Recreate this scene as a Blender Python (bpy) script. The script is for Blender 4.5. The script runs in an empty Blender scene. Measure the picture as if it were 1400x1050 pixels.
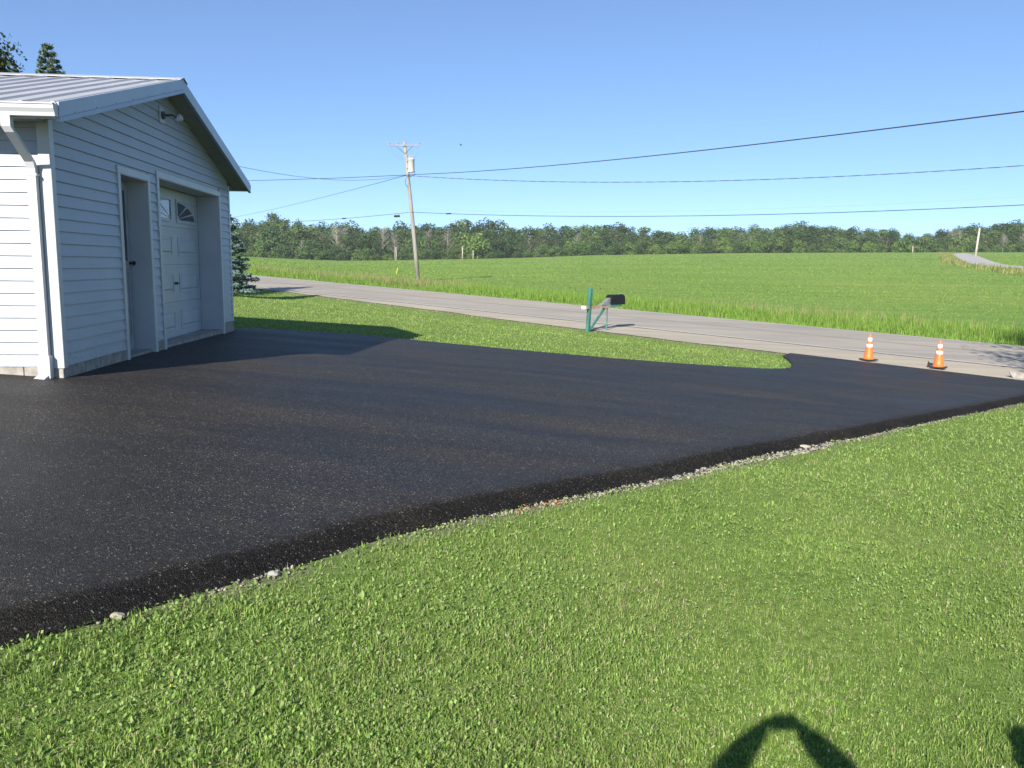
import bpy, bmesh, math, random
import numpy as np
from mathutils import Vector, Matrix
from mathutils.geometry import delaunay_2d_cdt
random.seed(7); rng = np.random.default_rng(7)
scene = bpy.context.scene
COL = scene.collection
R = math.radians
EYE = 1.85                       # camera height above the lawn it stands over

# ------------------------------------------------------------------ camera, sky, sun, exposure
F, PITCH, ROLL = 1132.0, R(8.2), 0.010
cam_data = bpy.data.cameras.new('camera'); cam = bpy.data.objects.new('camera', cam_data); COL.objects.link(cam)
cam_data.sensor_width = 36; cam_data.lens = F / 1400 * 36
cam_data.clip_start = 0.05; cam_data.clip_end = 8000
cam.matrix_world = Matrix.Translation((0, 0, EYE)) @ Matrix.Rotation(R(90) - PITCH, 4, 'X') @ Matrix.Rotation(ROLL, 4, 'Z')
scene.camera = cam
SUN_EL, SUN_AZ = 28.4, 199.3
world = bpy.data.worlds.new('World'); scene.world = world; world.use_nodes = True
wn = world.node_tree.nodes; wl = world.node_tree.links; wn.clear()
sky = wn.new('ShaderNodeTexSky'); sky.sky_type = 'NISHITA'; sky.sun_disc = False
sky.sun_elevation = R(SUN_EL); sky.sun_rotation = R(SUN_AZ)
sky.altitude = 300; sky.air_density = 0.5; sky.dust_density = 0.0; sky.ozone_density = 8.0
bg = wn.new('ShaderNodeBackground'); bg.inputs[1].default_value = 0.15
gam = wn.new('ShaderNodeGamma'); gam.inputs[1].default_value = .7; wl.new(sky.outputs[0], gam.inputs[0])
wo = wn.new('ShaderNodeOutputWorld'); wl.new(gam.outputs[0], bg.inputs[0]); wl.new(bg.outputs[0], wo.inputs[0])
sd = bpy.data.lights.new('sun', 'SUN'); sd.energy = 4.25; sd.angle = R(0.53); sd.color = (1, 0.945, 0.86)
so = bpy.data.objects.new('sun', sd); COL.objects.link(so)
sdir = Vector((math.sin(R(SUN_AZ)) * math.cos(R(SUN_EL)), math.cos(R(SUN_AZ)) * math.cos(R(SUN_EL)), math.sin(R(SUN_EL))))
so.rotation_euler = sdir.to_track_quat('Z', 'Y').to_euler(); so.location = (-10, -30, 30)
scene.view_settings.view_transform = 'Standard'; scene.view_settings.look = 'None'
scene.view_settings.exposure = 1.08; scene.view_settings.gamma = 1; scene.view_settings.use_curve_mapping = False
scene.cycles.max_bounces = 6; scene.cycles.diffuse_bounces = 3; scene.cycles.transparent_max_bounces = 6

# ------------------------------------------------------------------ terrain
def S(t): t = np.clip(t, 0, 1); return t * t * (3 - 2 * t)
NX, NY = 0.6072, 0.7945          # across the main road (away from the house)
def cl(x, y): return x * NX + y * NY, -x * NY + y * NX
def road_rel(l): return -2.77 + 0.0401 * np.clip(l, -60, 170)
AZ_T = np.array([-.60, -.327, -.218, -.124, .009, .088, .265, .504, .618, 1.2])
Z_T = np.array([2.6, 2.1, .7, 1.3, 2.6, 3.9, 5.4, 6.5, 6.9, 7.2])
def grel(x, y):
    x = np.asarray(x, float); y = np.asarray(y, float)
    c, l = cl(x, y)
    lc = np.clip(l, -30, 45); cc = np.clip(c, -25, 40)
    lawn = -1.29 - .057 * (cc - 3.97) + .042 * (lc - 8.95) - .25 * (1 - S(l / 9)) - .16 * np.exp(-(x * x + y * y) / 49.0)
    road = road_rel(l)
    k = S((c - 19.5) / 4.0)
    z = lawn * (1 - k) + road * k
    az = np.clip(np.arctan2(x, y), -.55, .80); a = np.tan(az)
    r = np.hypot(x, y)
    yv = 34.5 / (NX * a + NY); rv = yv / np.cos(az); lv = (-NY * a + NX) * yv
    zt = np.interp(a, AZ_T, Z_T); rt = 330 / np.cos(az)
    u = (r - rv) / (rt - rv)
    zf = road_rel(lv) + (zt - road_rel(lv)) * np.clip(u, 0, 1) + np.clip(r - rt, 0, 900) * .028
    kf = S((c - 34.0) / 3.0) * (u > 0)
    ditch = -.18 * np.exp(-((c - 35.2) / 1.1) ** 2)
    return z * (1 - kf) + zf * kf + ditch
def G(x, y): return grel(x, y) + EYE
def Gf(x, y): return float(G(x, y))
cp, sp = math.cos(PITCH), math.sin(PITCH)
def ray(px, py):
    co, si = math.cos(ROLL), math.sin(ROLL)
    U, V = px - 700, py - 525
    u = U * co + V * si; v = -U * si + V * co
    up = -v / F
    return np.array([u / F, cp + up * sp, up * cp - sp])
YS = np.concatenate([np.linspace(1, 60, 2400), np.linspace(60, 340, 1800)])
def on_ground(px, py):
    d = ray(px, py); s = YS / d[1]
    x = d[0] * s; zr = d[2] * s; g = grel(x, YS)
    i = np.argmax(zr < g)
    if not (zr < g).any(): i = len(YS) - 1
    return float(x[i]), float(YS[i])

# ------------------------------------------------------------------ materials
def newmat(name):
    m = bpy.data.materials.new(name); m.use_nodes = True
    nt = m.node_tree; return m, nt, nt.nodes['Principled BSDF']
def texco(nt, scale=(1, 1, 1)):
    tc = nt.nodes.new('ShaderNodeTexCoord'); mp = nt.nodes.new('ShaderNodeMapping'); mp.inputs['Scale'].default_value = scale
    nt.links.new(tc.outputs['Object'], mp.inputs[0]); return mp.outputs[0]
def noise(nt, vec, scale, detail=3, rough=.55):
    n = nt.nodes.new('ShaderNodeTexNoise'); n.inputs['Scale'].default_value = scale; n.inputs['Detail'].default_value = detail
    n.inputs['Roughness'].default_value = rough
    if vec is not None: nt.links.new(vec, n.inputs['Vector'])
    return n.outputs[0]
def ramp(nt, fac, stops, const=False):
    r = nt.nodes.new('ShaderNodeValToRGB'); e = r.color_ramp.elements
    if const: r.color_ramp.interpolation = 'CONSTANT'
    e[0].position, e[0].color = stops[0][0], (*stops[0][1], 1); e[1].position, e[1].color = stops[-1][0], (*stops[-1][1], 1)
    for p, c in stops[1:-1]:
        k = e.new(p); k.color = (*c, 1)
    nt.links.new(fac, r.inputs[0]); return r.outputs[0]
def mix(nt, fac, a, b, mode='MIX'):
    m = nt.nodes.new('ShaderNodeMix'); m.data_type = 'RGBA'; m.blend_type = mode
    if isinstance(fac, (int, float)): m.inputs[0].default_value = fac
    else: nt.links.new(fac, m.inputs[0])
    for i, v in ((6, a), (7, b)):
        if isinstance(v, tuple): m.inputs[i].default_value = (*v, 1)
        else: nt.links.new(v, m.inputs[i])
    return m.outputs[2]
def bump(nt, h, strength, dist, bsdf):
    b = nt.nodes.new('ShaderNodeBump'); b.inputs['Strength'].default_value = strength; b.inputs['Distance'].default_value = dist
    nt.links.new(h, b.inputs['Height']); nt.links.new(b.outputs[0], bsdf.inputs['Normal'])
def simple(name, col, rough=.6, var=.12, scale=6, metal=0, bmp=0, spec=.5, stretch=(1, 1, 1)):
    m, nt, b = newmat(name); v = texco(nt, stretch); n = noise(nt, v, scale, 5)
    lo = tuple(max(0, c * (1 - var * 1.6)) for c in col); hi = tuple(min(1, c * (1 + var)) for c in col)
    nt.links.new(ramp(nt, n, [(.3, lo), (.7, hi)]), b.inputs['Base Color'])
    b.inputs['Roughness'].default_value = rough; b.inputs['Metallic'].default_value = metal; b.inputs['Specular IOR Level'].default_value = spec
    if bmp: bump(nt, noise(nt, v, scale * 8, 4), bmp, .004, b)
    return m
M = {}
M['vinyl_plain'] = simple('white_vinyl', (.44, .465, .50), .45, .06, 2.2, bmp=.25)
m, nt, b = newmat('weathered_vinyl'); v = texco(nt)
a_ = ramp(nt, noise(nt, v, 1.3, 5, .6), [(.3, (.335, .37, .42)), (.7, (.375, .41, .46))])
tc = nt.nodes.new('ShaderNodeTexCoord'); sz_ = nt.nodes.new('ShaderNodeSeparateXYZ'); nt.links.new(tc.outputs['Object'], sz_.inputs[0])
mr = nt.nodes.new('ShaderNodeMapRange'); mr.inputs['From Min'].default_value = -1.12; mr.inputs['From Max'].default_value = -.75; mr.inputs['To Min'].default_value = 1; mr.inputs['To Max'].default_value = 0
nt.links.new(sz_.outputs['Z'], mr.inputs['Value'])
spl = ramp(nt, noise(nt, v, 26, 5, .8), [(.48, (0, 0, 0)), (.66, (.75, .75, .75))])
mm = nt.nodes.new('ShaderNodeMath'); mm.operation = 'MULTIPLY'; nt.links.new(mr.outputs[0], mm.inputs[0]); nt.links.new(spl, mm.inputs[1])
stn_ = ramp(nt, noise(nt, texco(nt, (9, 9, .5)), 1.0, 4, .7), [(.55, (1, 1, 1)), (.8, (.90, .90, .87))])
nt.links.new(mix(nt, mm.outputs[0], mix(nt, 1, a_, stn_, 'MULTIPLY'), (.22, .20, .17)), b.inputs['Base Color']); b.inputs['Roughness'].default_value = .45
bump(nt, noise(nt, texco(nt, (1.2, 1.2, 6)), 1.6, 2), .5, .012, b); M['vinyl'] = m
M['trim'] = simple('white_trim', (.50, .51, .52), .4, .04, 3)
M['metal_roof'] = simple('white_ribbed_steel', (.42, .42, .43), .38, .07, 1.2, metal=.0)
M['alu'] = simple('painted_aluminium', (.33, .39, .45), .35, .05, 2)
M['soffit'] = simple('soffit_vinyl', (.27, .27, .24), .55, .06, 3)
M['block'] = simple('concrete_block', (.33, .30, .26), .9, .25, 7, bmp=.8)
M['door_white'] = simple('painted_door', (.46, .485, .51), .4, .05, 3)
M['entry'] = simple('weathered_entry_door', (.34, .36, .38), .5, .15, 4)
M['black_metal'] = simple('black_metal', (.010, .010, .012), .5, .2, 20, spec=.3)
M['dark_metal'] = simple('dark_metal', (.09, .09, .10), .5, .2, 20, metal=.4)
M['orange'] = simple('orange_plastic', (.85, .17, .035), .45, .1, 9)
M['rubber'] = simple('black_rubber', (.03, .028, .026), .8, .3, 12)
M['reflective'] = simple('white_reflective_band', (.85, .85, .85), .3, .05, 14)
M['green_paint'] = simple('faded_green_paint', (.045, .17, .14), .6, .3, 9, bmp=.5, stretch=(1, 1, .2))
M['old_wood'] = simple('weathered_plank', (.36, .25, .17), .85, .3, 14, bmp=.8, stretch=(.2, 1, 1))
M['white_paint'] = simple('white_paint', (.78, .78, .76), .5, .08, 9)
M['grey_sheet'] = simple('grey_sheet_metal', (.19, .20, .21), .5, .2, 9)
M['pole_wood'] = simple('silvered_pole_wood', (.30, .28, .245), .85, .25, 5, bmp=.6, stretch=(3, 3, .15))
M['transformer'] = simple('pale_transformer_steel', (.52, .52, .50), .4, .08, 3)
M['ceramic'] = simple('glazed_insulator', (.35, .30, .27), .25, .1, 3)
M['wire'] = simple('black_cable', (.03, .03, .032), .6, .1, 3)
M['wire_thin'] = simple('aluminium_wire', (.30, .32, .34), .4, .1, 3)
M['yellow'] = simple('yellow_plastic', (.78, .70, .04), .5, .08, 5)
M['bark'] = simple('grey_bark', (.17, .14, .11), .9, .3, 6, bmp=1, stretch=(2, 2, .3))
M['dead_wood'] = simple('bare_grey_wood', (.25, .23, .19), .9, .2, 1, stretch=(1, 1, .3))
M['snag'] = simple('pale_bare_trunk', (.52, .46, .38), .9, .15, 1)
M['stone'] = None
M['skin'] = simple('skin', (.55, .34, .25), .55, .06, 9)
M['shirt'] = simple('grey_cotton', (.20, .22, .26), .9, .1, 14)
M['denim'] = simple('blue_denim', (.06, .09, .17), .9, .15, 20)
M['hair'] = simple('brown_hair', (.06, .04, .025), .7, .3, 40)
M['shoe'] = simple('dark_shoe', (.04, .035, .03), .6, .2, 20)
# glass
m, nt, b = newmat('window_glass'); b.inputs['Base Color'].default_value = (.03, .04, .05, 1); b.inputs['Roughness'].default_value = .06
b.inputs['Specular IOR Level'].default_value = .8; bump(nt, noise(nt, texco(nt), 3, 2), .1, .01, b); M['glass'] = m
# fresh asphalt
m, nt, b = newmat('fresh_asphalt'); v = texco(nt)
vo = nt.nodes.new('ShaderNodeTexVoronoi'); vo.inputs['Scale'].default_value = 125; nt.links.new(v, vo.inputs['Vector'])
sx = nt.nodes.new('ShaderNodeSeparateColor'); nt.links.new(vo.outputs['Color'], sx.inputs[0])
base = ramp(nt, sx.outputs[0], [(0, (.014, .0135, .013)), (.5, (.028, .0265, .025)), (.86, (.050, .045, .039)), (.96, (.075, .066, .054)), (.990, (.20, .18, .15)), (1, (.30, .28, .25))])
big = noise(nt, texco(nt, (.55, 1.6, 1)), .55, 5, .6)
patch = ramp(nt, big, [(.36, (.78, .79, .80)), (.52, (1, 1, 1)), (.66, (1.40, 1.30, 1.18))])
stk = noise(nt, texco(nt, (.25, 2.2, 1)), .9, 4, .6)
patch2 = ramp(nt, stk, [(.35, (.82, .82, .84)), (.65, (1.25, 1.2, 1.12))])
col = mix(nt, 1.0, mix(nt, 1.0, base, patch, 'MULTIPLY'), patch2, 'MULTIPLY')
nt.links.new(col, b.inputs['Base Color']); b.inputs['Specular IOR Level'].default_value = .38
rr = ramp(nt, big, [(.3, (.48, .48, .48)), (.7, (.66, .66, .66))])
ea = nt.nodes.new('ShaderNodeAttribute'); ea.attribute_name = 'edge'
nt.links.new(mix(nt, ea.outputs['Fac'], rr, (.95, .95, .95)), b.inputs['Roughness'])
nt.links.new(mix(nt, ea.outputs['Fac'], col, mix(nt, 1, col, (.52, .54, .56), 'MULTIPLY')), b.inputs['Base Color'])
sp_ = nt.nodes.new('ShaderNodeMapRange'); sp_.inputs['To Min'].default_value = .20; sp_.inputs['To Max'].default_value = .08
nt.links.new(ea.outputs['Fac'], sp_.inputs['Value']); nt.links.new(sp_.outputs[0], b.inputs['Specular IOR Level'])
ad = nt.nodes.new('ShaderNodeMath'); ad.operation = 'ADD'
nt.links.new(vo.outputs['Distance'], ad.inputs[0]); nt.links.new(noise(nt, v, 60, 4, .7), ad.inputs[1])
bump(nt, ad.outputs[0], .9, .007, b); M['asphalt'] = m
# old road
def roadmat(name, c0, c1, warm):
    m, nt, b = newmat(name); v = texco(nt)
    n1 = noise(nt, texco(nt, (1, 1, 1)), .35, 5, .6); n2 = noise(nt, v, 45, 4, .8)
    a = ramp(nt, n1, [(.3, c0), (.7, c1)]); d = ramp(nt, n2, [(.25, (.72, .72, .72)), (.75, (1.2, 1.2, 1.2))])
    # wheel tracks and patches run along the lane: stretched noise in rotated space
    tc = nt.nodes.new('ShaderNodeTexCoord'); mp = nt.nodes.new('ShaderNodeMapping'); mp.inputs['Rotation'].default_value = (0, 0, math.atan2(NX, NY))
    mp.inputs['Scale'].default_value = (.05, 1.1, 1); nt.links.new(tc.outputs['Object'], mp.inputs[0])
    t = ramp(nt, noise(nt, mp.outputs[0], 1.3, 4, .6), [(.35, (.86, .86, .87)), (.65, warm)])
    nt.links.new(mix(nt, 1, mix(nt, 1, a, d, 'MULTIPLY'), t, 'MULTIPLY'), b.inputs['Base Color'])
    b.inputs['Roughness'].default_value = .85; bump(nt, n2, .5, .004, b); return m
M['road'] = roadmat('old_grey_asphalt', (.33, .295, .245), (.40, .36, .30), (1.12, 1.08, 1.02))
M['shoulder'] = roadmat('pale_paved_shoulder', (.40, .35, .27), (.48, .42, .32), (1.1, 1.07, 1.0))
M['gravel_road'] = roadmat('pale_gravel', (.40, .37, .34), (.48, .45, .42), (1.05, 1.04, 1.02))
# painted line, worn
m, nt, b = newmat('worn_white_line'); n = noise(nt, texco(nt), 18, 5, .8)
nt.links.new(ramp(nt, n, [(.35, (.42, .39, .34)), (.6, (.70, .68, .63))]), b.inputs['Base Color']); b.inputs['Roughness'].default_value = .7; M['line'] = m
m, nt, b = newmat('faded_yellow_line'); n = noise(nt, texco(nt), 14, 5, .8)
nt.links.new(ramp(nt, n, [(.5, (.37, .33, .27)), (.75, (.50, .40, .22))]), b.inputs['Base Color']); b.inputs['Roughness'].default_value = .7; M['yline'] = m
# gravel strip
m, nt, b = newmat('limestone_gravel'); v = texco(nt)
vo = nt.nodes.new('ShaderNodeTexVoronoi'); vo.inputs['Scale'].default_value = 45; nt.links.new(v, vo.inputs['Vector'])
sx = nt.nodes.new('ShaderNodeSeparateColor'); nt.links.new(vo.outputs['Color'], sx.inputs[0])
nt.links.new(ramp(nt, sx.outputs[0], [(0, (.16, .14, .11)), (.5, (.34, .31, .27)), (1, (.50, .47, .42))]), b.inputs['Base Color'])
b.inputs['Roughness'].default_value = .9; bump(nt, vo.outputs['Distance'], 1, .02, b); M['gravel'] = m
# attribute-tinted materials
def attrmat(name, transl=.35, rough=.6, spec=.25, obvar=0.0, tcol=(1, 1, 1)):
    m, nt, b = newmat(name)
    at = nt.nodes.new('ShaderNodeAttribute'); at.attribute_name = 'tint'; c = at.outputs['Color']
    if obvar:
        oi = nt.nodes.new('ShaderNodeObjectInfo')
        c = mix(nt, 1, c, ramp(nt, oi.outputs['Random'], [(0, (1 - obvar, 1 - obvar * .8, 1 - obvar)), (.5, (1, 1, 1)), (1, (1 + obvar * 1.1, 1 + obvar * .7, 1 + obvar * .1))]), 'MULTIPLY')
    nt.links.new(c, b.inputs['Base Color']); b.inputs['Roughness'].default_value = rough; b.inputs['Specular IOR Level'].default_value = spec
    if transl:
        tr = nt.nodes.new('ShaderNodeBsdfTranslucent'); nt.links.new(mix(nt, 1, c, (1.2, 1.25, .55), 'MULTIPLY'), tr.inputs[0])
        ms = nt.nodes.new('ShaderNodeMixShader'); ms.inputs[0].default_value = transl
        nt.links.new(b.outputs[0], ms.inputs[1]); nt.links.new(tr.outputs[0], ms.inputs[2])
        nt.links.new(ms.outputs[0], nt.nodes['Material Output'].inputs[0])
    return m
M['grass'] = attrmat('grass_blades', .27)
M['leaf'] = attrmat('tree_leaves', .2, .6, .15, .30)
M['needle'] = attrmat('spruce_needles', .1, .6, .3)
M['stone'] = attrmat('loose_stone', 0, .9, .2)
# ground: lawn / field / woodland floor told apart by mesh attribute 'zone'
m, nt, b = newmat('ground_turf'); v = texco(nt)
at = nt.nodes.new('ShaderNodeAttribute'); at.attribute_name = 'zone'; sz = nt.nodes.new('ShaderNodeSeparateColor'); nt.links.new(at.outputs['Color'], sz.inputs[0])
l1 = ramp(nt, noise(nt, v, 14, 6, .75), [(.28, (.085, .130, .030)), (.5, (.175, .255, .062)), (.72, (.26, .34, .10))])
l2 = ramp(nt, noise(nt, v, .5, 4, .6), [(.35, (.86, .92, .8)), (.65, (1.15, 1.08, 1.05))])
lawnc = mix(nt, 1, l1, l2, 'MULTIPLY')
f1 = ramp(nt, noise(nt, v, .045, 5, .6), [(.3, (.150, .250, .050)), (.5, (.178, .275, .058)), (.7, (.225, .300, .070))])
f2 = ramp(nt, noise(nt, texco(nt, (1, 1, 1)), 1.1, 6, .8), [(.25, (.86, .88, .84)), (.75, (1.12, 1.10, 1.12))])
tc = nt.nodes.new('ShaderNodeTexCoord'); mp = nt.nodes.new('ShaderNodeMapping'); mp.inputs['Rotation'].default_value = (0, 0, math.atan2(NX, NY))
mp.inputs['Scale'].default_value = (.012, .5, 1); nt.links.new(tc.outputs['Object'], mp.inputs[0])
f3 = ramp(nt, noise(nt, mp.outputs[0], 1.0, 4, .55), [(.35, (.90, .93, .9)), (.65, (1.10, 1.06, 1.05))])
fieldc = mix(nt, 1, mix(nt, 1, f1, f2, 'MULTIPLY'), f3, 'MULTIPLY')
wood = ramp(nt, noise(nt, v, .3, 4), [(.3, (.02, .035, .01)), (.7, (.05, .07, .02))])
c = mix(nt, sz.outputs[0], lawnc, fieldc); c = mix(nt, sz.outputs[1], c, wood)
dirt = ramp(nt, noise(nt, v, 9, 6, .8), [(.3, (.12, .10, .07)), (.7, (.30, .26, .20))])
c = mix(nt, sz.outputs[2], c, dirt)
nt.links.new(c, b.inputs['Base Color']); b.inputs['Roughness'].default_value = .95; b.inputs['Specular IOR Level'].default_value = .1
bump(nt, noise(nt, v, 22, 5, .8), 1.0, .03, b); M['ground'] = m

# ------------------------------------------------------------------ mesh helpers
def props(o, label=None, cat=None, group=None, kind=None):
    if label: o['label'] = label
    if cat: o['category'] = cat
    if group: o['group'] = group
    if kind: o['kind'] = kind
    return o
def empty(name, loc=(0, 0, 0), rz=0, **k):
    o = bpy.data.objects.new(name, None); COL.objects.link(o); o.location = loc; o.rotation_euler = (0, 0, rz); o.empty_display_size = .2
    return props(o, **k)
def link(name, me, parent=None, loc=None, **k):
    o = bpy.data.objects.new(name, me); COL.objects.link(o)
    if parent is not None: o.parent = parent
    if loc is not None: o.location = loc
    return props(o, **k)
class MB:
    def __init__(s): s.v = []; s.f = []
    def add(s, vs, fs):
        n = len(s.v); s.v += [tuple(p) for p in vs]; s.f += [tuple(i + n for i in q) for q in fs]; return s
    def box(s, x0, x1, y0, y1, z0, z1, mat=None):
        vs = [Vector(p) for p in ((x0, y0, z0), (x1, y0, z0), (x1, y1, z0), (x0, y1, z0), (x0, y0, z1), (x1, y0, z1), (x1, y1, z1), (x0, y1, z1))]
        if mat is not None: vs = [mat @ p for p in vs]
        return s.add(vs, [(3, 2, 1, 0), (4, 5, 6, 7), (0, 1, 5, 4), (1, 2, 6, 5), (2, 3, 7, 6), (3, 0, 4, 7)])
    def hexa(s, vs): return s.add(vs, [(3, 2, 1, 0), (4, 5, 6, 7), (0, 1, 5, 4), (1, 2, 6, 5), (2, 3, 7, 6), (3, 0, 4, 7)])
    def tube(s, path, rad, n=8, cap=True, flat=None):
        path = [Vector(p) for p in path]; rads = rad if isinstance(rad, (list, tuple)) else [rad] * len(path)
        rings = []; prev = None
        for i, p in enumerate(path):
            t = (path[min(i + 1, len(path) - 1)] - path[max(i - 1, 0)]).normalized()
            if prev is None: u = t.orthogonal().normalized()
            else: u = (prev - t * prev.dot(t)).normalized()
            prev = u; w = t.cross(u)
            rings.append([p + (u * math.cos(2 * math.pi * k / n) + w * math.sin(2 * math.pi * k / n)) * rads[i] for k in range(n)])
        vs = [q for r_ in rings for q in r_]; fs = []
        for i in range(len(path) - 1):
            for k in range(n): fs.append((i * n + k, i * n + (k + 1) % n, (i + 1) * n + (k + 1) % n, (i + 1) * n + k))
        if cap: fs += [tuple(range(n - 1, -1, -1)), tuple(range(len(vs) - n, len(vs)))]
        return s.add(vs, fs)
    def sweep(s, path, prof, side):   # profile in (side, other) plane; constant orientation mitre-less
        rings = []; side = Vector(side)
        for i, p in enumerate(path):
            p = Vector(p); t = (Vector(path[min(i + 1, len(path) - 1)]) - Vector(path[max(i - 1, 0)])).normalized()
            o = t.cross(side).normalized(); rings.append([p + side * a + o * b_ for a, b_ in prof])
        n = len(prof); vs = [q for r_ in rings for q in r_]; fs = []
        for i in range(len(path) - 1):
            for k in range(n): fs.append((i * n + k, i * n + (k + 1) % n, (i + 1) * n + (k + 1) % n, (i + 1) * n + k))
        fs += [tuple(range(n - 1, -1, -1)), tuple(range(len(vs) - n, len(vs)))]
        return s.add(vs, fs)
    def lathe(s, prof, n=20, c=(0, 0, 0)):
        vs = []; fs = []
        for r_, z in prof:
            for k in range(n): vs.append((c[0] + r_ * math.cos(2 * math.pi * k / n), c[1] + r_ * math.sin(2 * math.pi * k / n), c[2] + z))
        for i in range(len(prof) - 1):
            for k in range(n): fs.append((i * n + k, i * n + (k + 1) % n, (i + 1) * n + (k + 1) % n, (i + 1) * n + k))
        fs += [tuple(range(n - 1, -1, -1)), tuple(range(len(vs) - n, len(vs)))]
        return s.add(vs, fs)
    def mesh(s, name, mat, smooth=False, bevel=0):
        me = bpy.data.meshes.new(name); me.from_pydata(s.v, [], s.f); me.materials.append(mat)
        bm = bmesh.new(); bm.from_mesh(me); bmesh.ops.recalc_face_normals(bm, faces=bm.faces)
        if bevel: bmesh.ops.bevel(bm, geom=bm.edges[:], offset=bevel, segments=1, affect='EDGES')
        bm.to_mesh(me); bm.free()
        if smooth:
            me.polygons.foreach_set('use_smooth', [True] * len(me.polygons)); me.update()
        return me
    def build(s, name, mat, parent=None, smooth=False, bevel=0, **k):
        return link(name, s.mesh(name, mat, smooth, bevel), parent, **k)
def raw_mesh(name, verts, loops, starts, totals, mat, tint=None, smooth=False):
    me = bpy.data.meshes.new(name); me.vertices.add(len(verts)); me.vertices.foreach_set('co', np.asarray(verts, np.float32).ravel())
    me.loops.add(len(loops)); me.loops.foreach_set('vertex_index', np.asarray(loops, np.int32))
    me.polygons.add(len(starts)); me.polygons.foreach_set('loop_start', np.asarray(starts, np.int32)); me.polygons.foreach_set('loop_total', np.asarray(totals, np.int32))
    if smooth: me.polygons.foreach_set('use_smooth', np.ones(len(starts), bool))
    me.update(calc_edges=True); me.materials.append(mat)
    if tint is not None:
        a = me.color_attributes.new('tint', 'FLOAT_COLOR', 'POINT'); t = np.ones((len(verts), 4), np.float32); t[:, :3] = tint; a.data.foreach_set('color', t.ravel())
    return me

# ------------------------------------------------------------------ garage frame of reference
TH = R(5.07); GX = np.array([math.cos(TH), math.sin(TH)]); GY = np.array([-math.sin(TH), math.cos(TH)]); GC = np.array([-4.7, 8.6])
def gw(a, t): p = GC + GX * a + GY * t; return float(p[0]), float(p[1])

# ------------------------------------------------------------------ driveway outline
near_px = [(0, 893), (80, 868), (160, 848), (250, 822), (350, 793), (440, 765), (540, 735), (640, 713), (745, 690), (840, 669), (940, 648), (1030, 629), (1110, 612), (1180, 598), (1250, 582), (1325, 567), (1400, 551)]
near_w = [on_ground(*p) for p in near_px]
d0 = np.array(near_w[0]) - np.array(near_w[3]); d0 /= np.linalg.norm(d0)
near_w = [tuple(np.array(near_w[0]) + d0 * 9)] + near_w
d1 = np.array(near_w[-1]) - np.array(near_w[-3]); d1 /= np.linalg.norm(d1)
pe = np.array(near_w[-1]); kk = 0
while cl(*pe)[0] < 23.2 and kk < 100: pe = pe + d1 * .25; kk += 1
near_w.append(tuple(pe))
def edge_c(l): return np.interp(l, [-20, 2.2, 13.8, 33.4, 60], [23.1, 23.15, 23.6, 25.5, 25.6])
road_l1 = cl(*pe)[1]
tip_px = [(1068, 487.5), (1077, 493), (1083, 500), (1079, 506), (1066, 508.5), (1040, 508.5), (1000, 506.5), (960, 504), (900, 500), (830, 494.5), (760, 488.5), (700, 483), (630, 476.5), (560, 469.5), (480, 462), (400, 457), (345, 453.5), (321, 452)]
tip_w = [on_ground(*p) for p in tip_px]
l_tip = cl(*tip_w[0])[1]
rd = [(l_, edge_c(l_) + .04) for l_ in np.linspace(road_l1 + .3, l_tip, 14)]
road_w = [(c_ * NX - l_ * NY, c_ * NY + l_ * NX) for l_, c_ in rd]
wall_w = [gw(-.06, 7.2), gw(-.06, .02), gw(-9.5, .02), (-14.5, -3.5)]
def resample(pts, step, jit=0):
    out = []
    for (x0, y0), (x1, y1) in zip(pts[:-1], pts[1:]):
        n = max(1, int(math.hypot(x1 - x0, y1 - y0) / step))
        for i in range(n):
            t = i / n; out.append((x0 + (x1 - x0) * t, y0 + (y1 - y0) * t))
    out.append(pts[-1]); return out
near_r = resample(near_w, .07)
w = np.zeros(len(near_r)); tmp = rng.normal(0, 1, len(near_r) + 40)
w = np.convolve(tmp, np.ones(9) / 9, 'same')[:len(near_r)] * .034 + np.convolve(tmp, np.ones(3) / 3, 'same')[:len(near_r)] * .012
near_r = [(p[0] + w[i] * .65, p[1] - w[i] * .75) for i, p in enumerate(near_r)]
far_r = resample(tip_w, .12)
w2 = np.convolve(rng.normal(0, 1, len(far_r)), np.ones(5) / 5, 'same') * .03
far_r = [(p[0], p[1] + w2[i]) for i, p in enumerate(far_r)]
road_r = resample(road_w, .4)
poly = near_r + road_r[1:] + far_r[1:] + wall_w
POLY = np.array(poly)
def inside(poly, x, y):
    x = np.asarray(x); y = np.asarray(y); r = np.zeros(x.shape, bool); n = len(poly)
    for i in range(n):
        x0, y0 = poly[i]; x1, y1 = poly[(i + 1) % n]
        if y0 == y1: continue
        k = ((y0 > y) != (y1 > y)) & (x < (x1 - x0) * (y - y0) / (y1 - y0) + x0); r ^= k
    return r
def dist_line(pts, x, y, step=1):
    pts = np.array(pts)[::step]; d = np.full(np.shape(x), 1e9)
    for (x0, y0), (x1, y1) in zip(pts[:-1], pts[1:]):
        dx, dy = x1 - x0, y1 - y0; L = dx * dx + dy * dy + 1e-12
        t = np.clip(((x - x0) * dx + (y - y0) * dy) / L, 0, 1); d = np.minimum(d, np.hypot(x - x0 - t * dx, y - y0 - t * dy))
    return d
near_line = np.array(near_w); far_line = np.array(tip_w + [gw(-.06, 7.2)])

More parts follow.
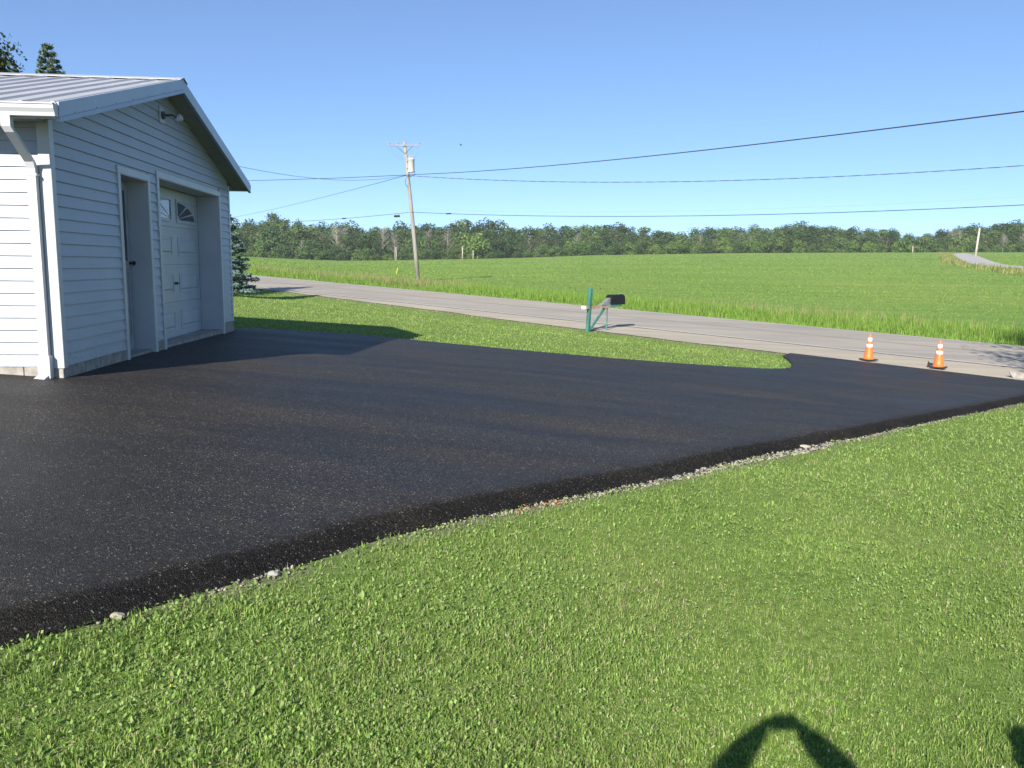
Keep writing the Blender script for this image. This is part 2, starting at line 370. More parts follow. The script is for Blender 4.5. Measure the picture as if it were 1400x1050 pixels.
# ------------------------------------------------------------------ ground sheet
def axis(lo, hi, step, out, grow=1.13):
    a = list(np.arange(lo, hi + 1e-6, step)); s = step; v = a[-1]
    while v < out: s *= grow; v += s; a.append(v)
    s = step; v = a[0]; b_ = []
    while v > -out: s *= grow; v -= s; b_.append(v)
    return np.array(b_[::-1] + a)
ax = axis(-16, 32, .3, 900); ay = axis(-5, 48, .3, 900)
X, Y = np.meshgrid(ax, ay); Zg = G(X, Y)
n1, n0 = X.shape
gfx, gfy = (X * 1.0), (Y * 1.0)
idx = np.arange(n1 * n0).reshape(n1, n0)
quads = np.stack([idx[:-1, :-1], idx[:-1, 1:], idx[1:, 1:], idx[1:, :-1]], -1).reshape(-1, 4)
vs = np.stack([X.ravel(), Y.ravel(), Zg.ravel()], 1)
gm = raw_mesh('ground', vs, quads.ravel(), np.arange(len(quads)) * 4, np.full(len(quads), 4), M['ground'], smooth=True)
c_, l_ = cl(X, Y); rr_ = np.hypot(X, Y); az_ = np.arctan2(X, Y)
zone = np.zeros((n1 * n0, 4), np.float32); zone[:, 3] = 1
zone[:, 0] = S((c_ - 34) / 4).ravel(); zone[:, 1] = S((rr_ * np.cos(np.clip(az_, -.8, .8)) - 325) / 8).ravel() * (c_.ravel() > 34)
dn = dist_line(near_line, X, Y)
sel = (rr_ < 60)
zone[:, 2] = np.maximum(np.where(sel, .9 * (1 - S(np.abs(dn - .0) / .14)), 0), np.where((c_ > 20) & (c_ < 34), S((c_ - edge_c(l_) + .45) / .5), 0)).ravel()
za = gm.color_attributes.new('zone', 'FLOAT_COLOR', 'POINT'); za.data.foreach_set('color', zone.ravel())
link('ground', gm, kind='structure')

# ------------------------------------------------------------------ main road
def ribbon(name, c0f, c1f, l0, l1, lift, mat, kind='structure', n=160, nc=2, **k):
    ls = np.linspace(l0, l1, n); vs = []; fs = []
    for l in ls:
        a, b_ = c0f(l), c1f(l)
        for j in range(nc + 1):
            c = a + (b_ - a) * j / nc; x, y = c * NX - l * NY, c * NY + l * NX
            vs.append((x, y, float(road_rel(l)) + EYE + lift))
    for i in range(n - 1):
        for j in range(nc):
            p = i * (nc + 1) + j; fs.append((p, p + 1, p + nc + 2, p + nc + 1))
    me = bpy.data.meshes.new(name); me.from_pydata(vs, [], fs); me.materials.append(mat)
    bm = bmesh.new(); bm.from_mesh(me); bmesh.ops.recalc_face_normals(bm, faces=bm.faces); bm.to_mesh(me); bm.free()
    if me.polygons[0].normal.z < 0: me.flip_normals()
    return link(name, me, kind=kind, **k)
C_W, C_F = 26.15, 33.4
jig = rng.normal(0, 1, 900); jig = np.convolve(jig, np.ones(5) / 5, 'same')
def jf(l, s): i = (l + 70) * 3.2; return s * float(np.interp(i, np.arange(900), jig))
ribbon('road_shoulder', lambda l: edge_c(l) + jf(l, .16), lambda l: C_W - .05, -60, 165, .018, M['shoulder'], n=900)
ribbon('road', lambda l: C_W - .06, lambda l: C_F + jf(l + 13, .05), -60, 165, .030, M['road'], n=600)
ribbon('road_edge_line', lambda l: C_W + .02, lambda l: C_W + .15, -60, 165, .034, M['line'], nc=1)
ribbon('road_edge_line', lambda l: C_F - .32, lambda l: C_F - .22, -60, 165, .034, M['line'], nc=1)
for k in (0, .2): ribbon('road_centre_line', lambda l: 29.72 + k, lambda l: 29.82 + k, -60, 165, .034, M['yline'], nc=1)

# ------------------------------------------------------------------ driveway
bb0, bb1 = POLY.min(0), POLY.max(0)
gx, gy = np.meshgrid(np.arange(bb0[0], bb1[0], .22), np.arange(bb0[1], bb1[1], .22))
gx = gx.ravel() + rng.uniform(-.04, .04, gx.size); gy = gy.ravel() + rng.uniform(-.04, .04, gy.size)
ins = inside(poly, gx, gy); gx, gy = gx[ins], gy[ins]
dd = np.minimum(dist_line(near_line, gx, gy), dist_line(far_line, gx, gy)); gx, gy = gx[dd > .26], gy[dd > .26]
bnd = [Vector(p) for p in poly]; nb = len(bnd)
lips = []
for q in range(1, 5):   # rings of points that carry the rolled edge
    nr = np.array(near_r); t = np.gradient(nr, axis=0); t /= np.linalg.norm(t, axis=1)[:, None]
    lips += [tuple(p) for p in nr + np.stack([-t[:, 1], t[:, 0]], 1) * .05 * q]
    fr = np.array(far_r)[2:-2]; t = np.gradient(fr, axis=0); t /= np.linalg.norm(t, axis=1)[:, None] + 1e-9
    if q in (2, 4): lips += [tuple(p) for p in fr + np.stack([-t[:, 1], t[:, 0]], 1) * .05 * q]
lips = np.array(lips); lips = lips[inside(poly, lips[:, 0], lips[:, 1])]
pts = bnd + [Vector(p) for p in lips] + [Vector((a, b_)) for a, b_ in zip(gx, gy)]
res = delaunay_2d_cdt(pts, [], [list(range(nb))], 1, 1e-4)
px_ = np.array([p[:] for p in res[0]])
dN = dist_line(near_r, px_[:, 0], px_[:, 1], 2); dF = dist_line(far_r, px_[:, 0], px_[:, 1]); dRd = dist_line(road_r, px_[:, 0], px_[:, 1])
lift = .085 * S(dN / .19) * (.35 + .65 * S((dF + .02) / .12)) * (.5 + .5 * S(dRd / .4))
und = .012 * np.sin(px_[:, 0] * .9 + 1) * np.sin(px_[:, 1] * .7) * S(dN / 1.5)
zd = G(px_[:, 0], px_[:, 1]) + lift + und * S(dF / 1.0) * S(dRd / 1.0) + .006 + np.where(dN < .22, rng.normal(0, .0035, len(px_)), 0)
fs = [tuple(f) for f in res[2]]
me = bpy.data.meshes.new('driveway'); me.from_pydata([(a[0], a[1], z) for a, z in zip(px_, zd)], [], fs); me.materials.append(M['asphalt'])
if sum(p.normal.z for p in me.polygons) < 0: me.flip_normals()
me.polygons.foreach_set('use_smooth', [True] * len(me.polygons))
ea_ = me.attributes.new('edge', 'FLOAT', 'POINT'); ea_.data.foreach_set('value', (1 - S((dN - .13) / .10)).astype(np.float32))
link('driveway', me, kind='structure')

# ------------------------------------------------------------------ garage
gz0 = EYE                         # local z is measured from eye level of the camera
garage = empty('garage', (GC[0], GC[1], gz0), TH, label='white vinyl-sided garage with ribbed metal roof, walk door and overhead door', cat='garage')
W, LEN = 7.23, 9.0
SB, CRS = -1.10, .127
RZ, RT, OE, OR = 2.53, W / 2, .44, .31   # ridge height, ridge position, eave and rake overhang
SL = .262
def roof_z(t): return RZ - abs(t - RT) * SL
courses = {}
def course(a0, a1, z0, z1, t_fn, parent=garage):
    """one lap of siding: bottom edge a0..a1, top edge a0t..a1t"""
def front_course(tb0, tb1, tt0, tt1, z0, z1):
    m = MB(); m.hexa([(.0, tb0, z0), (.0, tb1, z0), (.021, tb1, z0), (.021, tb0, z0), (.0, tt0, z1), (.0, tt1, z1), (.004, tt1, z1), (.004, tt0, z1)])
    m.build('siding_course', M['vinyl'], garage)
CP = .055  # corner post half width
opens = [(1.75, 2.89, 1.15), (3.17, 6.55, 1.24)]
k = 0
while True:
    z0 = SB + k * CRS; z1 = z0 + CRS - .001; k += 1
    if z0 > RZ - .12: break
    soff = RZ - .10
    def lim(z):   # extents under the rake soffit
        if z < roof_z(0) - .10: return CP, W - CP
        d = (RZ - .085 - z) / SL; return max(CP, RT - d), min(W - CP, RT + d)
    b0, b1 = lim(z0); t0, t1 = lim(z1)
    if t1 - t0 < .02 or t0 >= t1: t0 = t1 = RT; t0 -= .01; t1 += .01
    segs = [(b0, b1, t0, t1)]
    for o0, o1, oz in opens:
        if z0 < oz - .03:
            s2 = []
            for s in segs:
                if s[0] < o0 and s[1] > o1: s2 += [(s[0], o0, s[2], o0), (o1, s[1], o1, s[3])]
                else: s2.append(s)
            segs = s2
    for s in segs: front_course(*s, z0, z1)
# side wall, facing the camera
side_lengths = []
for k in range(20):
    z0 = SB + k * CRS; z1 = z0 + CRS - .001
    m = MB(); m.hexa([(-LEN, 0, z0), (-CP, 0, z0), (-CP, -.021, z0), (-LEN, -.021, z0), (-LEN, 0, z1), (-CP, 0, z1), (-CP, -.004, z1), (-LEN, -.004, z1)])
    m.build('siding_course', M['vinyl'], garage)
MB().box(-LEN, -.002, .005, .02, SB - .01, 1.45).build('wall_backing', M['vinyl'], garage)
m = MB()
for (t0, t1, z0, z1) in ((.0, 1.75, SB, 1.4), (2.89, 3.17, SB, 1.4), (6.55, W, SB, 1.4), (1.75, 2.89, 1.1, 1.4), (3.17, 6.55, 1.2, 1.4)): m.box(-.03, -.002, t0, t1, z0, z1)
m.hexa([(-.03, 0, 1.4), (-.03, W, 1.4), (-.002, W, 1.4), (-.002, 0, 1.4), (-.03, RT - .02, RZ - .1), (-.03, RT + .02, RZ - .1), (-.002, RT + .02, RZ - .1), (-.002, RT - .02, RZ - .1)])
m.build('wall_backing', M['vinyl'], garage)
MB().box(-LEN, -.05, W - .03, W, SB, 1.42).box(-LEN, -LEN + .03, 0, W, SB, 1.42).build('rear_wall', M['vinyl'], garage)
# corner posts
for t0, s in ((0, -1), (W, 1)):
    m = MB(); m.box(-.10, .022, min(t0 - s * .075, t0 + s * .022), max(t0 - s * .075, t0 + s * .022), SB - .02, 1.40); m.build('corner_post', M['trim'], garage, bevel=.004)
# foundation in blocks
for i in range(23):
    x1 = -i * .4 + .004; x0 = x1 - .392
    MB().box(x0, x1, -.012 + .002 * (i % 2), .12, -1.55, SB + .005).build('foundation_block', M['block'], garage, bevel=.005)
for (t0, t1) in ((.12, .52), (.53, .93), (.94, 1.34), (1.35, 1.84), (2.8, 3.25), (6.46, 6.85), (6.86, 7.25)):
    MB().box(-.14, .008, t0, t1, -1.6, SB + .005).build('foundation_block', M['block'], garage, bevel=.005)
# openings
def opening(t0, t1, zt, zb, depth, tw=.085):
    # outer casing boards, proud of the siding
    MB().box(-.02, .03, t0 - tw, t0, zb, zt + .085).build('door_casing', M['trim'], garage, bevel=.004)
    MB().box(-.02, .03, t1, t1 + tw, zb, zt + .085).build('door_casing', M['trim'], garage, bevel=.004)
    MB().box(-.02, .033, t0 - tw - .01, t1 + tw + .01, zt + .003, zt + .09).build('door_casing', M['trim'], garage, bevel=.004)
    # deep jambs
    MB().box(-depth, .026, t0 - .02, t0 + .004, zb, zt).build('jamb', M['trim'], garage)
    MB().box(-depth, .026, t1 - .004, t1 + .02, zb, zt).build('jamb', M['trim'], garage)
    MB().box(-depth, .026, t0, t1, zt - .004, zt + .02).build('door_head', M['trim'], garage)
opening(1.83, 2.80, 1.06, -1.29, .27)
opening(3.26, 6.46, 1.15, -1.33, .36)
MB().box(-.35, -.02, 1.84, 2.79, -1.5, -1.205).build('door_sill', M['block'], garage, bevel=.006)
MB().box(-.6, -.02, 3.27, 6.45, -1.5, -1.215).build('door_sill', M['block'], garage, bevel=.006)
# walk door
ed = link('entry_door', MB().box(-.30, -.262, 1.85, 2.78, -1.22, 1.05).mesh('entry_door', M['entry'], bevel=.003), garage)
MB().box(-.27, -.245, 1.85, 1.93, -1.22, 1.05).box(-.27, -.245, 2.70, 2.78, -1.22, 1.05).box(-.27, -.245, 1.93, 2.70, .92, 1.05).box(-.27, -.245, 1.93, 2.70, -.16, .0).box(-.27, -.245, 1.93, 2.70, -1.22, -1.0).build('door_frame', M['entry'], ed, bevel=.003)
MB().box(-.262, -.256, 1.93, 2.70, .0, .92).build('pane', M['glass'], ed)
kb = MB().lathe([(.001, 0), (.022, .004), (.022, .012), (.012, .02), (.014, .035), (.028, .045), (.030, .06), (.018, .075), (.001, .078)], 12)
ko = link('door_knob', kb.mesh('door_knob', M['black_metal'], True), ed); ko.location = (-.245, 2.74, -.03); ko.rotation_euler = (0, R(90), 0)
# overhead door
GD0, GD1, GDX = 3.72, 6.45, -.36
gd = link('overhead_door', MB().box(-.42, GDX - .012, 3.26, 6.455, -1.26, 1.14).mesh('overhead_door', M['door_white']), garage)
MB().box(-.40, -.345, 3.262, GD0 - .004, -1.26, 1.14).build('side_stop', M['trim'], gd)
secs = [(-1.25, -.66), (-.65, -.06), (-.05, .54), (.55, 1.13)]
for si, (z0, z1) in enumerate(secs):
    MB().box(GDX - .012, GDX, GD0, GD1 - .004, z0, z1).build('door_section', M['door_white'], gd, bevel=.003)
    for (t0, t1) in ((3.90, 4.94), (5.25, 6.30)):
        if si < 3:
            p0, p1 = z0 + .14, z1 - .14; m = MB()
            # sunk channel rim then raised field
            for (a0, a1, b0, b1) in ((t0, t1, p0, p0 + .018), (t0, t1, p1 - .018, p1), (t0, t0 + .018, p0 + .018, p1 - .018), (t1 - .018, t1, p0 + .018, p1 - .018)):
                m.box(GDX, GDX + .009, a0, a1, b0, b1)
            i0, i1, q0, q1 = t0 + .05, t1 - .05, p0 + .05, p1 - .05
            m.hexa([(GDX, i0, q0), (GDX, i1, q0), (GDX, i1, q1), (GDX, i0, q1), (GDX + .014, i0 + .03, q0 + .025), (GDX + .014, i1 - .03, q0 + .025), (GDX + .014, i1 - .03, q1 - .025), (GDX + .014, i0 + .03, q1 - .025)])
            m.build('raised_panel', M['door_white'], gd)
    if si < 3:
        m = MB()
        for q in range(3): m.box(GDX, GDX + .004, GD0, GD1 - .01, z1 - .035 - q * .03, z1 - .022 - q * .03)
        m.build('pressed_ridge', M['door_white'], gd)
# sunburst windows: a half fan split over the two upper panels
zc = .66; cx_ = 5.095
for side in (-1, 1):
    t_in = cx_ + side * .165; t_out = cx_ + side * 1.20
    lo, hi = min(t_in, t_out), max(t_in, t_out)
    m = MB()
    for (a0, a1, b0, b1) in ((lo - .03, hi + .03, zc - .035, zc), (lo - .03, hi + .03, zc + .31, zc + .345), (lo - .03, lo, zc, zc + .31), (hi, hi + .03, zc, zc + .31)):
        m.box(GDX, GDX + .02, a0, a1, b0, b1)
    wf = m.build('window_frame', M['door_white'], gd)
    RX, RZ_ = 1.02, .30
    angs = [0, 27, 55, 90]
    for j in range(3):
        a0, a1 = R(angs[j] + 3), R(angs[j + 1] - 3); nseg = 6; pts_ = []
        for q in range(nseg + 1):
            a = a0 + (a1 - a0) * q / nseg; pts_.append((t_in + side * math.cos(a) * RX * .96, zc + .01 + math.sin(a) * RZ_ * .95))
        for q in range(3):
            a = a1 + (a0 - a1) * q / 2; pts_.append((t_in + side * (math.cos(a) * RX * .16), zc + .01 + math.sin(a) * RZ_ * .22))
        n = len(pts_); m = MB()
        m.add([(GDX + .003, p[0], p[1]) for p in pts_] + [(GDX + .006, p[0], p[1]) for p in pts_],
              [tuple(range(n)), tuple(range(2 * n - 1, n - 1, -1))] + [(i, (i + 1) % n, n + (i + 1) % n, n + i) for i in range(n)])
        m.build('pane', M['glass'], gd)
hb = MB().box(GDX, GDX + .008, 4.99, 5.16, -.375, -.335).tube([(GDX + .006, 5.01, -.355), (GDX + .04, 5.03, -.355), (GDX + .04, 5.12, -.355), (GDX + .006, 5.14, -.355)], .009, 6)
hb.build('handle', M['black_metal'], gd)
# roof
slope = math.atan(SL); LS = (RT + OE) / math.cos(slope)
def roof_profile(width, ribs, x0):
    pr = []; sp_ = width / ribs
    for i in range(ribs):
        b_ = x0 - i * sp_; pr += [(b_, 0), (b_ - .018, .022), (b_ - .042, .022), (b_ - .06, 0), (b_ - sp_ * .45, 0), (b_ - sp_ * .5, .004), (b_ - sp_ * .62, .004), (b_ - sp_ * .67, 0)]
    pr.append((x0 - width, 0)); return pr
for sgn in (-1, 1):
    for i in range(11):
        x0 = OR - .01 - i * .88; pr = roof_profile(.88, 3, x0); vs = []; fs = []
        for (x, h) in pr:
            for t_, zz in ((RT + sgn * (RT + OE + .03), RZ - (RT + OE + .03) * SL), (RT + sgn * .03, RZ - .03 * SL)):
                vs.append((x, t_, zz + h + .012))
        n = len(pr); vs += [(v_[0], v_[1], v_[2] - .012 - (0 if 1 else 0)) for v_ in vs]
        fs = [(2 * j, 2 * j + 2, 2 * j + 3, 2 * j + 1) for j in range(n - 1)] + [(2 * n + 2 * j, 2 * n + 2 * j + 1, 2 * n + 2 * j + 3, 2 * n + 2 * j + 2) for j in range(n - 1)]
        fs += [(2 * j, 2 * n + 2 * j, 2 * n + 2 * j + 2, 2 * j + 2) for j in range(n - 1)]
        MB().add(vs, fs).build('roof_panel', M['metal_roof'], garage)
m = MB(); cw = .17
m.add([(OR + .02, RT - cw, RZ - cw * SL + .038), (OR + .02, RT, RZ + .048), (OR + .02, RT + cw, RZ - cw * SL + .038), (-LEN - .6, RT - cw, RZ - cw * SL + .038), (-LEN - .6, RT, RZ + .048), (-LEN - .6, RT + cw, RZ - cw * SL + .038),
       (OR + .02, RT - cw, RZ - cw * SL + .030), (OR + .02, RT, RZ + .040), (OR + .02, RT + cw, RZ - cw * SL + .030), (-LEN - .6, RT - cw, RZ - cw * SL + .030), (-LEN - .6, RT, RZ + .040), (-LEN - .6, RT + cw, RZ - cw * SL + .030)],
      [(0, 1, 4, 3), (1, 2, 5, 4), (6, 9, 10, 7), (7, 10, 11, 8), (0, 6, 7, 1), (1, 7, 8, 2), (0, 3, 9, 6), (2, 8, 11, 5)])
m.build('ridge_cap', M['metal_roof'], garage)
# rake fascia (aluminium wrap with a lower bead and nails) and soffits
for sgn in (-1, 1):
    te = RT + sgn * (RT + OE); ze = RZ - (RT + OE) * SL
    m = MB(); m.hexa([(OR - .03, RT, RZ - .155), (OR - .03, te, ze - .155), (OR, te, ze - .155), (OR, RT, RZ - .155), (OR - .03, RT, RZ + .026), (OR - .03, te, ze + .026), (OR + .004, te, ze + .026), (OR + .004, RT, RZ + .026)])
    fa = m.build('rake_fascia', M['alu'], garage)
    m = MB(); m.hexa([(OR, RT, RZ - .160), (OR, te, ze - .160), (OR + .016, te, ze - .160), (OR + .016, RT, RZ - .160), (OR, RT, RZ - .115), (OR, te, ze - .115), (OR + .012, te, ze - .115), (OR + .012, RT, RZ - .115)])
    m.build('lower_bead', M['alu'], fa)
    for q in range(7):
        t_ = RT + sgn * (.35 + q * .56); zz = RZ - abs(t_ - RT) * SL - .10
        nl = link('nail', MB().lathe([(.001, 0), (.006, 0), (.006, .003), (.001, .004)], 8).mesh('nail', M['dark_metal']), fa); nl.location = (OR + .003, t_, zz); nl.rotation_euler = (0, R(90), 0)
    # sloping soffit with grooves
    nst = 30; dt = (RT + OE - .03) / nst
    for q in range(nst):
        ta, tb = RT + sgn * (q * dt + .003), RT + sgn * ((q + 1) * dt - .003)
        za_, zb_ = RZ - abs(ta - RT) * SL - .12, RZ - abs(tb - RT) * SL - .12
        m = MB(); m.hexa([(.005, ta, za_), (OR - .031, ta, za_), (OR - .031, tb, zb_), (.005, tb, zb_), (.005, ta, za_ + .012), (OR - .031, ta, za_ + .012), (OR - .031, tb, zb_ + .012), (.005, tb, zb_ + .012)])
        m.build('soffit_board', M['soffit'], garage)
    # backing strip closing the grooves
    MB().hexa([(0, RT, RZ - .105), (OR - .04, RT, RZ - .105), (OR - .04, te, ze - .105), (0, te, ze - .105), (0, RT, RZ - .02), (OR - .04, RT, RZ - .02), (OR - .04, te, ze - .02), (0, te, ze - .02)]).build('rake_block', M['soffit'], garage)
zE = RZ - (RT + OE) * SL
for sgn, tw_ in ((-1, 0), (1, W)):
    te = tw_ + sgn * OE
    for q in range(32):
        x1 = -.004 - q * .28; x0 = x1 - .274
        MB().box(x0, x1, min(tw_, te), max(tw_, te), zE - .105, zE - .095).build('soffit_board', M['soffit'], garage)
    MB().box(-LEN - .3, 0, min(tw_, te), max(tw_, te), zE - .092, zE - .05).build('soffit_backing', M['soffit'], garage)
    MB().box(-LEN - .3, OR - .032, min(te, te - sgn * .025), max(te, te - sgn * .025), zE - .13, zE + .0).build('eave_fascia', M['trim'], garage)
    # gutter, K profile
    pr = [(0, 0), (.005, -.118), (.075, -.118), (.082, -.085), (.104, -.05), (.108, -.016), (.118, -.012), (.118, 0), (.110, 0), (.106, -.008), (.100, -.012), (.096, -.048), (.074, -.082), (.068, -.110), (.010, -.110), (.006, 0)]
    vs = []; n = len(pr)
    for x in (OR - .005, -LEN - .3): vs += [(x, te + sgn * (.002 + a), zE + .0 + b_) for a, b_ in pr]
    fs = [(i, (i + 1) % n, n + (i + 1) % n, n + i) for i in range(n)]
    ce = [(OR - .005, te + sgn * (.002 + a), zE + b_) for a, b_ in pr[:9]]; cf = [(OR - .008, p[1], p[2]) for p in ce]
    m = MB().add(vs, fs); m.add(ce, [tuple(range(9))]); m.add(cf, [tuple(range(9))])
    gut = m.build('gutter', M['trim'], garage)
    for xs in (-.40, -3.6, -6.8):
        MB().box(xs - .002, xs + .002, min(te + sgn * .004, te + sgn * .112), max(te + sgn * .004, te + sgn * .112), zE - .121, zE - .119).build('seam', M['dark_metal'], gut)
# downspouts
DP = [(-.043, -.032), (.043, -.032), (.043, .032), (-.043, .032)]
def downspout(tw_, sgn, xa, xb):
    te = tw_ + sgn * OE
    p = [(xa, te + sgn * .055, zE - .115), (xa, te + sgn * .055, zE - .22), (xa + .015, te + sgn * .02, zE - .27)]
    p += [(xa + (xb - xa) * .93, tw_ + sgn * .09, zE - .50), (xb, tw_ + sgn * .062, zE - .56), (xb, tw_ + sgn * .058, -1.22), (xb, tw_ + sgn * .07, -1.27)]
    m = MB(); vs = []; fs = []
    for i, q in enumerate(p):
        for a, b_ in DP:
            vs.append((q[0] + a, q[1] + b_ * (1 if i not in (3,) else .95), q[2]))
    for i in range(len(p) - 1):
        for k in range(4): fs.append((i * 4 + k, i * 4 + (k + 1) % 4, (i + 1) * 4 + (k + 1) % 4, (i + 1) * 4 + k))
    fs += [(0, 1, 2, 3), tuple(len(vs) - 4 + q for q in range(4))]
    ds = m.add(vs, fs).build('downspout', M['trim'], garage)
    for z in (zE - .62, -1.0):
        MB().box(xb - .055, xb + .055, min(tw_ + sgn * .018, tw_ + sgn * .099), max(tw_ + sgn * .018, tw_ + sgn * .099), z - .012, z + .012).build('strap', M['trim'], ds)
    m = MB(); y0 = tw_ + sgn * .07
    m.hexa([(xb - .06, y0 - .041, -1.25), (xb + .06, y0 - .041, -1.25), (xb + .06, y0 + .041, -1.25), (xb - .06, y0 + .041, -1.25), (xb - .06, y0 - .041, -.98), (xb + .06, y0 - .041, -.98), (xb + .06, y0 + .041, -.98), (xb - .06, y0 + .041, -.98)])
    m.hexa([(xb - .09, y0 + sgn * .16, -1.285), (xb + .03, y0 + sgn * .16, -1.285), (xb + .05, y0 - sgn * .036, -1.252), (xb - .05, y0 - sgn * .036, -1.252), (xb - .09, y0 + sgn * .15, -1.225), (xb + .03, y0 + sgn * .15, -1.225), (xb + .05, y0 - sgn * .03, -1.15), (xb - .05, y0 - sgn * .03, -1.15)])
    m.build('outlet_elbow', M['trim'], ds)
downspout(0, -1, -.145, -.145)
downspout(W, 1, -.2, -.16)
# flood light under the peak
fl = link('flood_light', MB().box(.012, .035, 3.42, 3.62, 1.93, 2.15).mesh('flood_light', M['trim'], bevel=.005), garage)
MB().lathe([(.001, 0), (.055, 0), (.055, .03), (.02, .04), (.001, .04)], 14).build('mounting_disc', M['dark_metal'], fl)
d_ = [o for o in fl.children][-1]; d_.rotation_euler = (0, R(90), 0); d_.location = (.035, 3.52, 2.04)
MB().tube([(.06, 3.52, 2.04), (.17, 3.55, 2.05), (.19, 3.62, 2.03)], .016, 8).build('arm', M['dark_metal'], fl, True)
h_ = MB().lathe([(.001, -.06), (.03, -.055), (.05, .02), (.058, .05), (.052, .05), (.001, .035)], 14).build('lamp_head', M['trim'], fl, True)
h_.location = (.20, 3.66, 2.02); h_.rotation_euler = (R(-50), R(35), 0)

# ------------------------------------------------------------------ traffic cones
cone = None
def make_cone(loc):
    t = empty('traffic_cone', loc, cat='traffic cone', group='orange cones at the driveway mouth')
    MB().box(-.18, .18, -.18, .18, 0, .035).build('base', M['rubber'], t, bevel=.012)
    def rad(z): return .135 - (.135 - .034) * (z - .035) / .675
    zs = [.035, .05, .16, .27, .3599, .36, .45, .4501, .51, .5101, .61, .6101, .68, .706, .71]
    pr = [(.001, .035), (.15, .035), (.15, .045)] + [(rad(z), z) for z in zs[1:-1]] + [(.030, .71), (.024, .70), (.022, .60)]
    MB().lathe(pr, 24).build('cone_body', M['orange'], t, True)
    for z0, z1 in ((.355, .445), (.515, .615)):
        MB().lathe([(rad(z0) - .002, z0), (rad(z0) + .0035, z0), (rad(z1) + .0035, z1), (rad(z1) - .002, z1)], 24).build('reflective_collar', M['reflective'], t, True)
    MB().lathe([(rad(.47) - .001, .462), (rad(.47) + .008, .466), (rad(.49) + .008, .498), (rad(.49) - .001, .502)], 24).build('moulded_ring', M['orange'], t, True)
    return t
cA = on_ground(1187, 494.5); cB = on_ground(1282.5, 505.5)
c1 = make_cone((cA[0], cA[1], Gf(*cA) + .045)); c1['label'] = 'orange cone with two white bands, the one nearer the mailbox'; c1.rotation_euler = (R(1), 0, R(20))
def copy_tree(o, parent=None):
    c = o.copy(); COL.objects.link(c)
    if parent is not None: c.parent = parent
    for ch in list(o.children): copy_tree(ch, c)
    return c
c2 = copy_tree(c1); c2.location = (cB[0], cB[1], Gf(*cB) + .05); c2.rotation_euler = (0, R(.5), R(48))
c2['label'] = 'orange cone with two white bands, the one farther right with a scrap beside its base'
sb = (cB[0] - .17, cB[1] + .22)
o = MB().hexa([(0, 0, 0), (.1, .02, 0), (.1, .05, 0), (0, .03, 0), (.01, 0, .16), (.07, .02, .10), (.07, .04, .10), (.01, .02, .16)]).build('metal_scrap', M['rubber'], None, loc=(sb[0], sb[1], Gf(*sb) + .03), label='small dark upright scrap standing behind the right-hand cone', cat='scrap')
sc = on_ground(1401, 521)
MB().hexa([(0, 0, 0), (.5, .1, 0), (.5, .3, 0), (.06, .2, 0), (-.1, .1, .20), (.5, .15, .10), (.5, .3, .10), (.0, .2, .16)]).build('edging_stone', M['block'], None, loc=(sc[0] - .08, sc[1] + .3, Gf(*sc)), label='brown stone at the road edge beside the end of the driveway', cat='stone')

# ------------------------------------------------------------------ mailbox
mb = on_ground(803.5, 453.5); mz = Gf(*mb)
AXD = math.atan2(.607, .794)          # the arm points to the road
mail = empty('mailbox_stand', (mb[0], mb[1], mz), -AXD + R(-8), label='black mailbox on green wooden post with plank arm beside the road', cat='mailbox')
# local +Y points to the road
lean = Matrix.Rotation(R(3.5), 4, 'Y')
m = MB(); m.box(-.055, .055, -.055, .055, -.3, 1.42, lean)
m.hexa([lean @ Vector(p) for p in ((-.055, -.055, 1.42), (.055, -.055, 1.42), (.055, .055, 1.42), (-.055, .055, 1.42), (-.012, -.02, 1.49), (.012, -.02, 1.49), (.012, .02, 1.49), (-.012, .02, 1.49))])
m.build('post', M['green_paint'], mail, bevel=.004)
AX = .062
MB().box(AX, AX + .04, -.22, 1.02, .76, .85).build('arm_board', M['old_wood'], mail, bevel=.003)
MB().box(-.03, .012, -.22, 1.02, .765, .845).build('arm_board', M['old_wood'], mail, bevel=.003)
MB().box(-.04, .11, -.30, -.222, .755, .86).build('end_block', M['white_paint'], mail, bevel=.004)
bm_ = Matrix.Translation((.037, .06, .06)) @ Matrix.Rotation(R(-47), 4, 'X')
MB().box(-.03, .03, -.035, .035, .0, 1.02, bm_).build('brace', M['green_paint'], mail, bevel=.004)
MB().tube([(.05, .93, .76), (.06, .93, .4), (.045, .92, .2), (.05, .92, -.2)], .022, 6).build('steel_prop', M['green_paint'], mail)
MB().add([(-.05, .55, .852), (-.05, 1.02, .852), (-.05, 1.02, 1.10), (.11, .55, .852), (.11, 1.02, .852), (.11, 1.02, 1.10)], [(0, 1, 2), (3, 5, 4), (0, 3, 4, 1), (1, 4, 5, 2), (0, 2, 5, 3)]).build('wedge_bracket', M['grey_sheet'], mail)
MB().box(-.10, .16, .98, 1.60, .80, .868).build('shelf_board', M['green_paint'], mail, bevel=.004)
bx = .03; prof = [(-.125, 0), (.125, 0), (.125, .17)] + [(.125 * math.cos(a), .17 + .125 * math.sin(a)) for a in np.linspace(.15, math.pi - .15, 10)] + [(-.125, .17)]
def ext(pr, y0, y1, s=1.0):
    n = len(pr); m = MB(); vs = [(bx + x * s, y0, .872 + .15 + (z - .15) * s) for x, z in pr] + [(bx + x * s, y1, .872 + .15 + (z - .15) * s) for x, z in pr]
    return m.add(vs, [tuple(range(n)), tuple(range(2 * n - 1, n - 1, -1))] + [(i, (i + 1) % n, n + (i + 1) % n, n + i) for i in range(n)])
prof = [(a * 1.12, b_ * 1.14) for a, b_ in prof]
box = link('mailbox', ext(prof, 1.02, 1.72).mesh('mailbox', M['black_metal'], bevel=.004), mail)
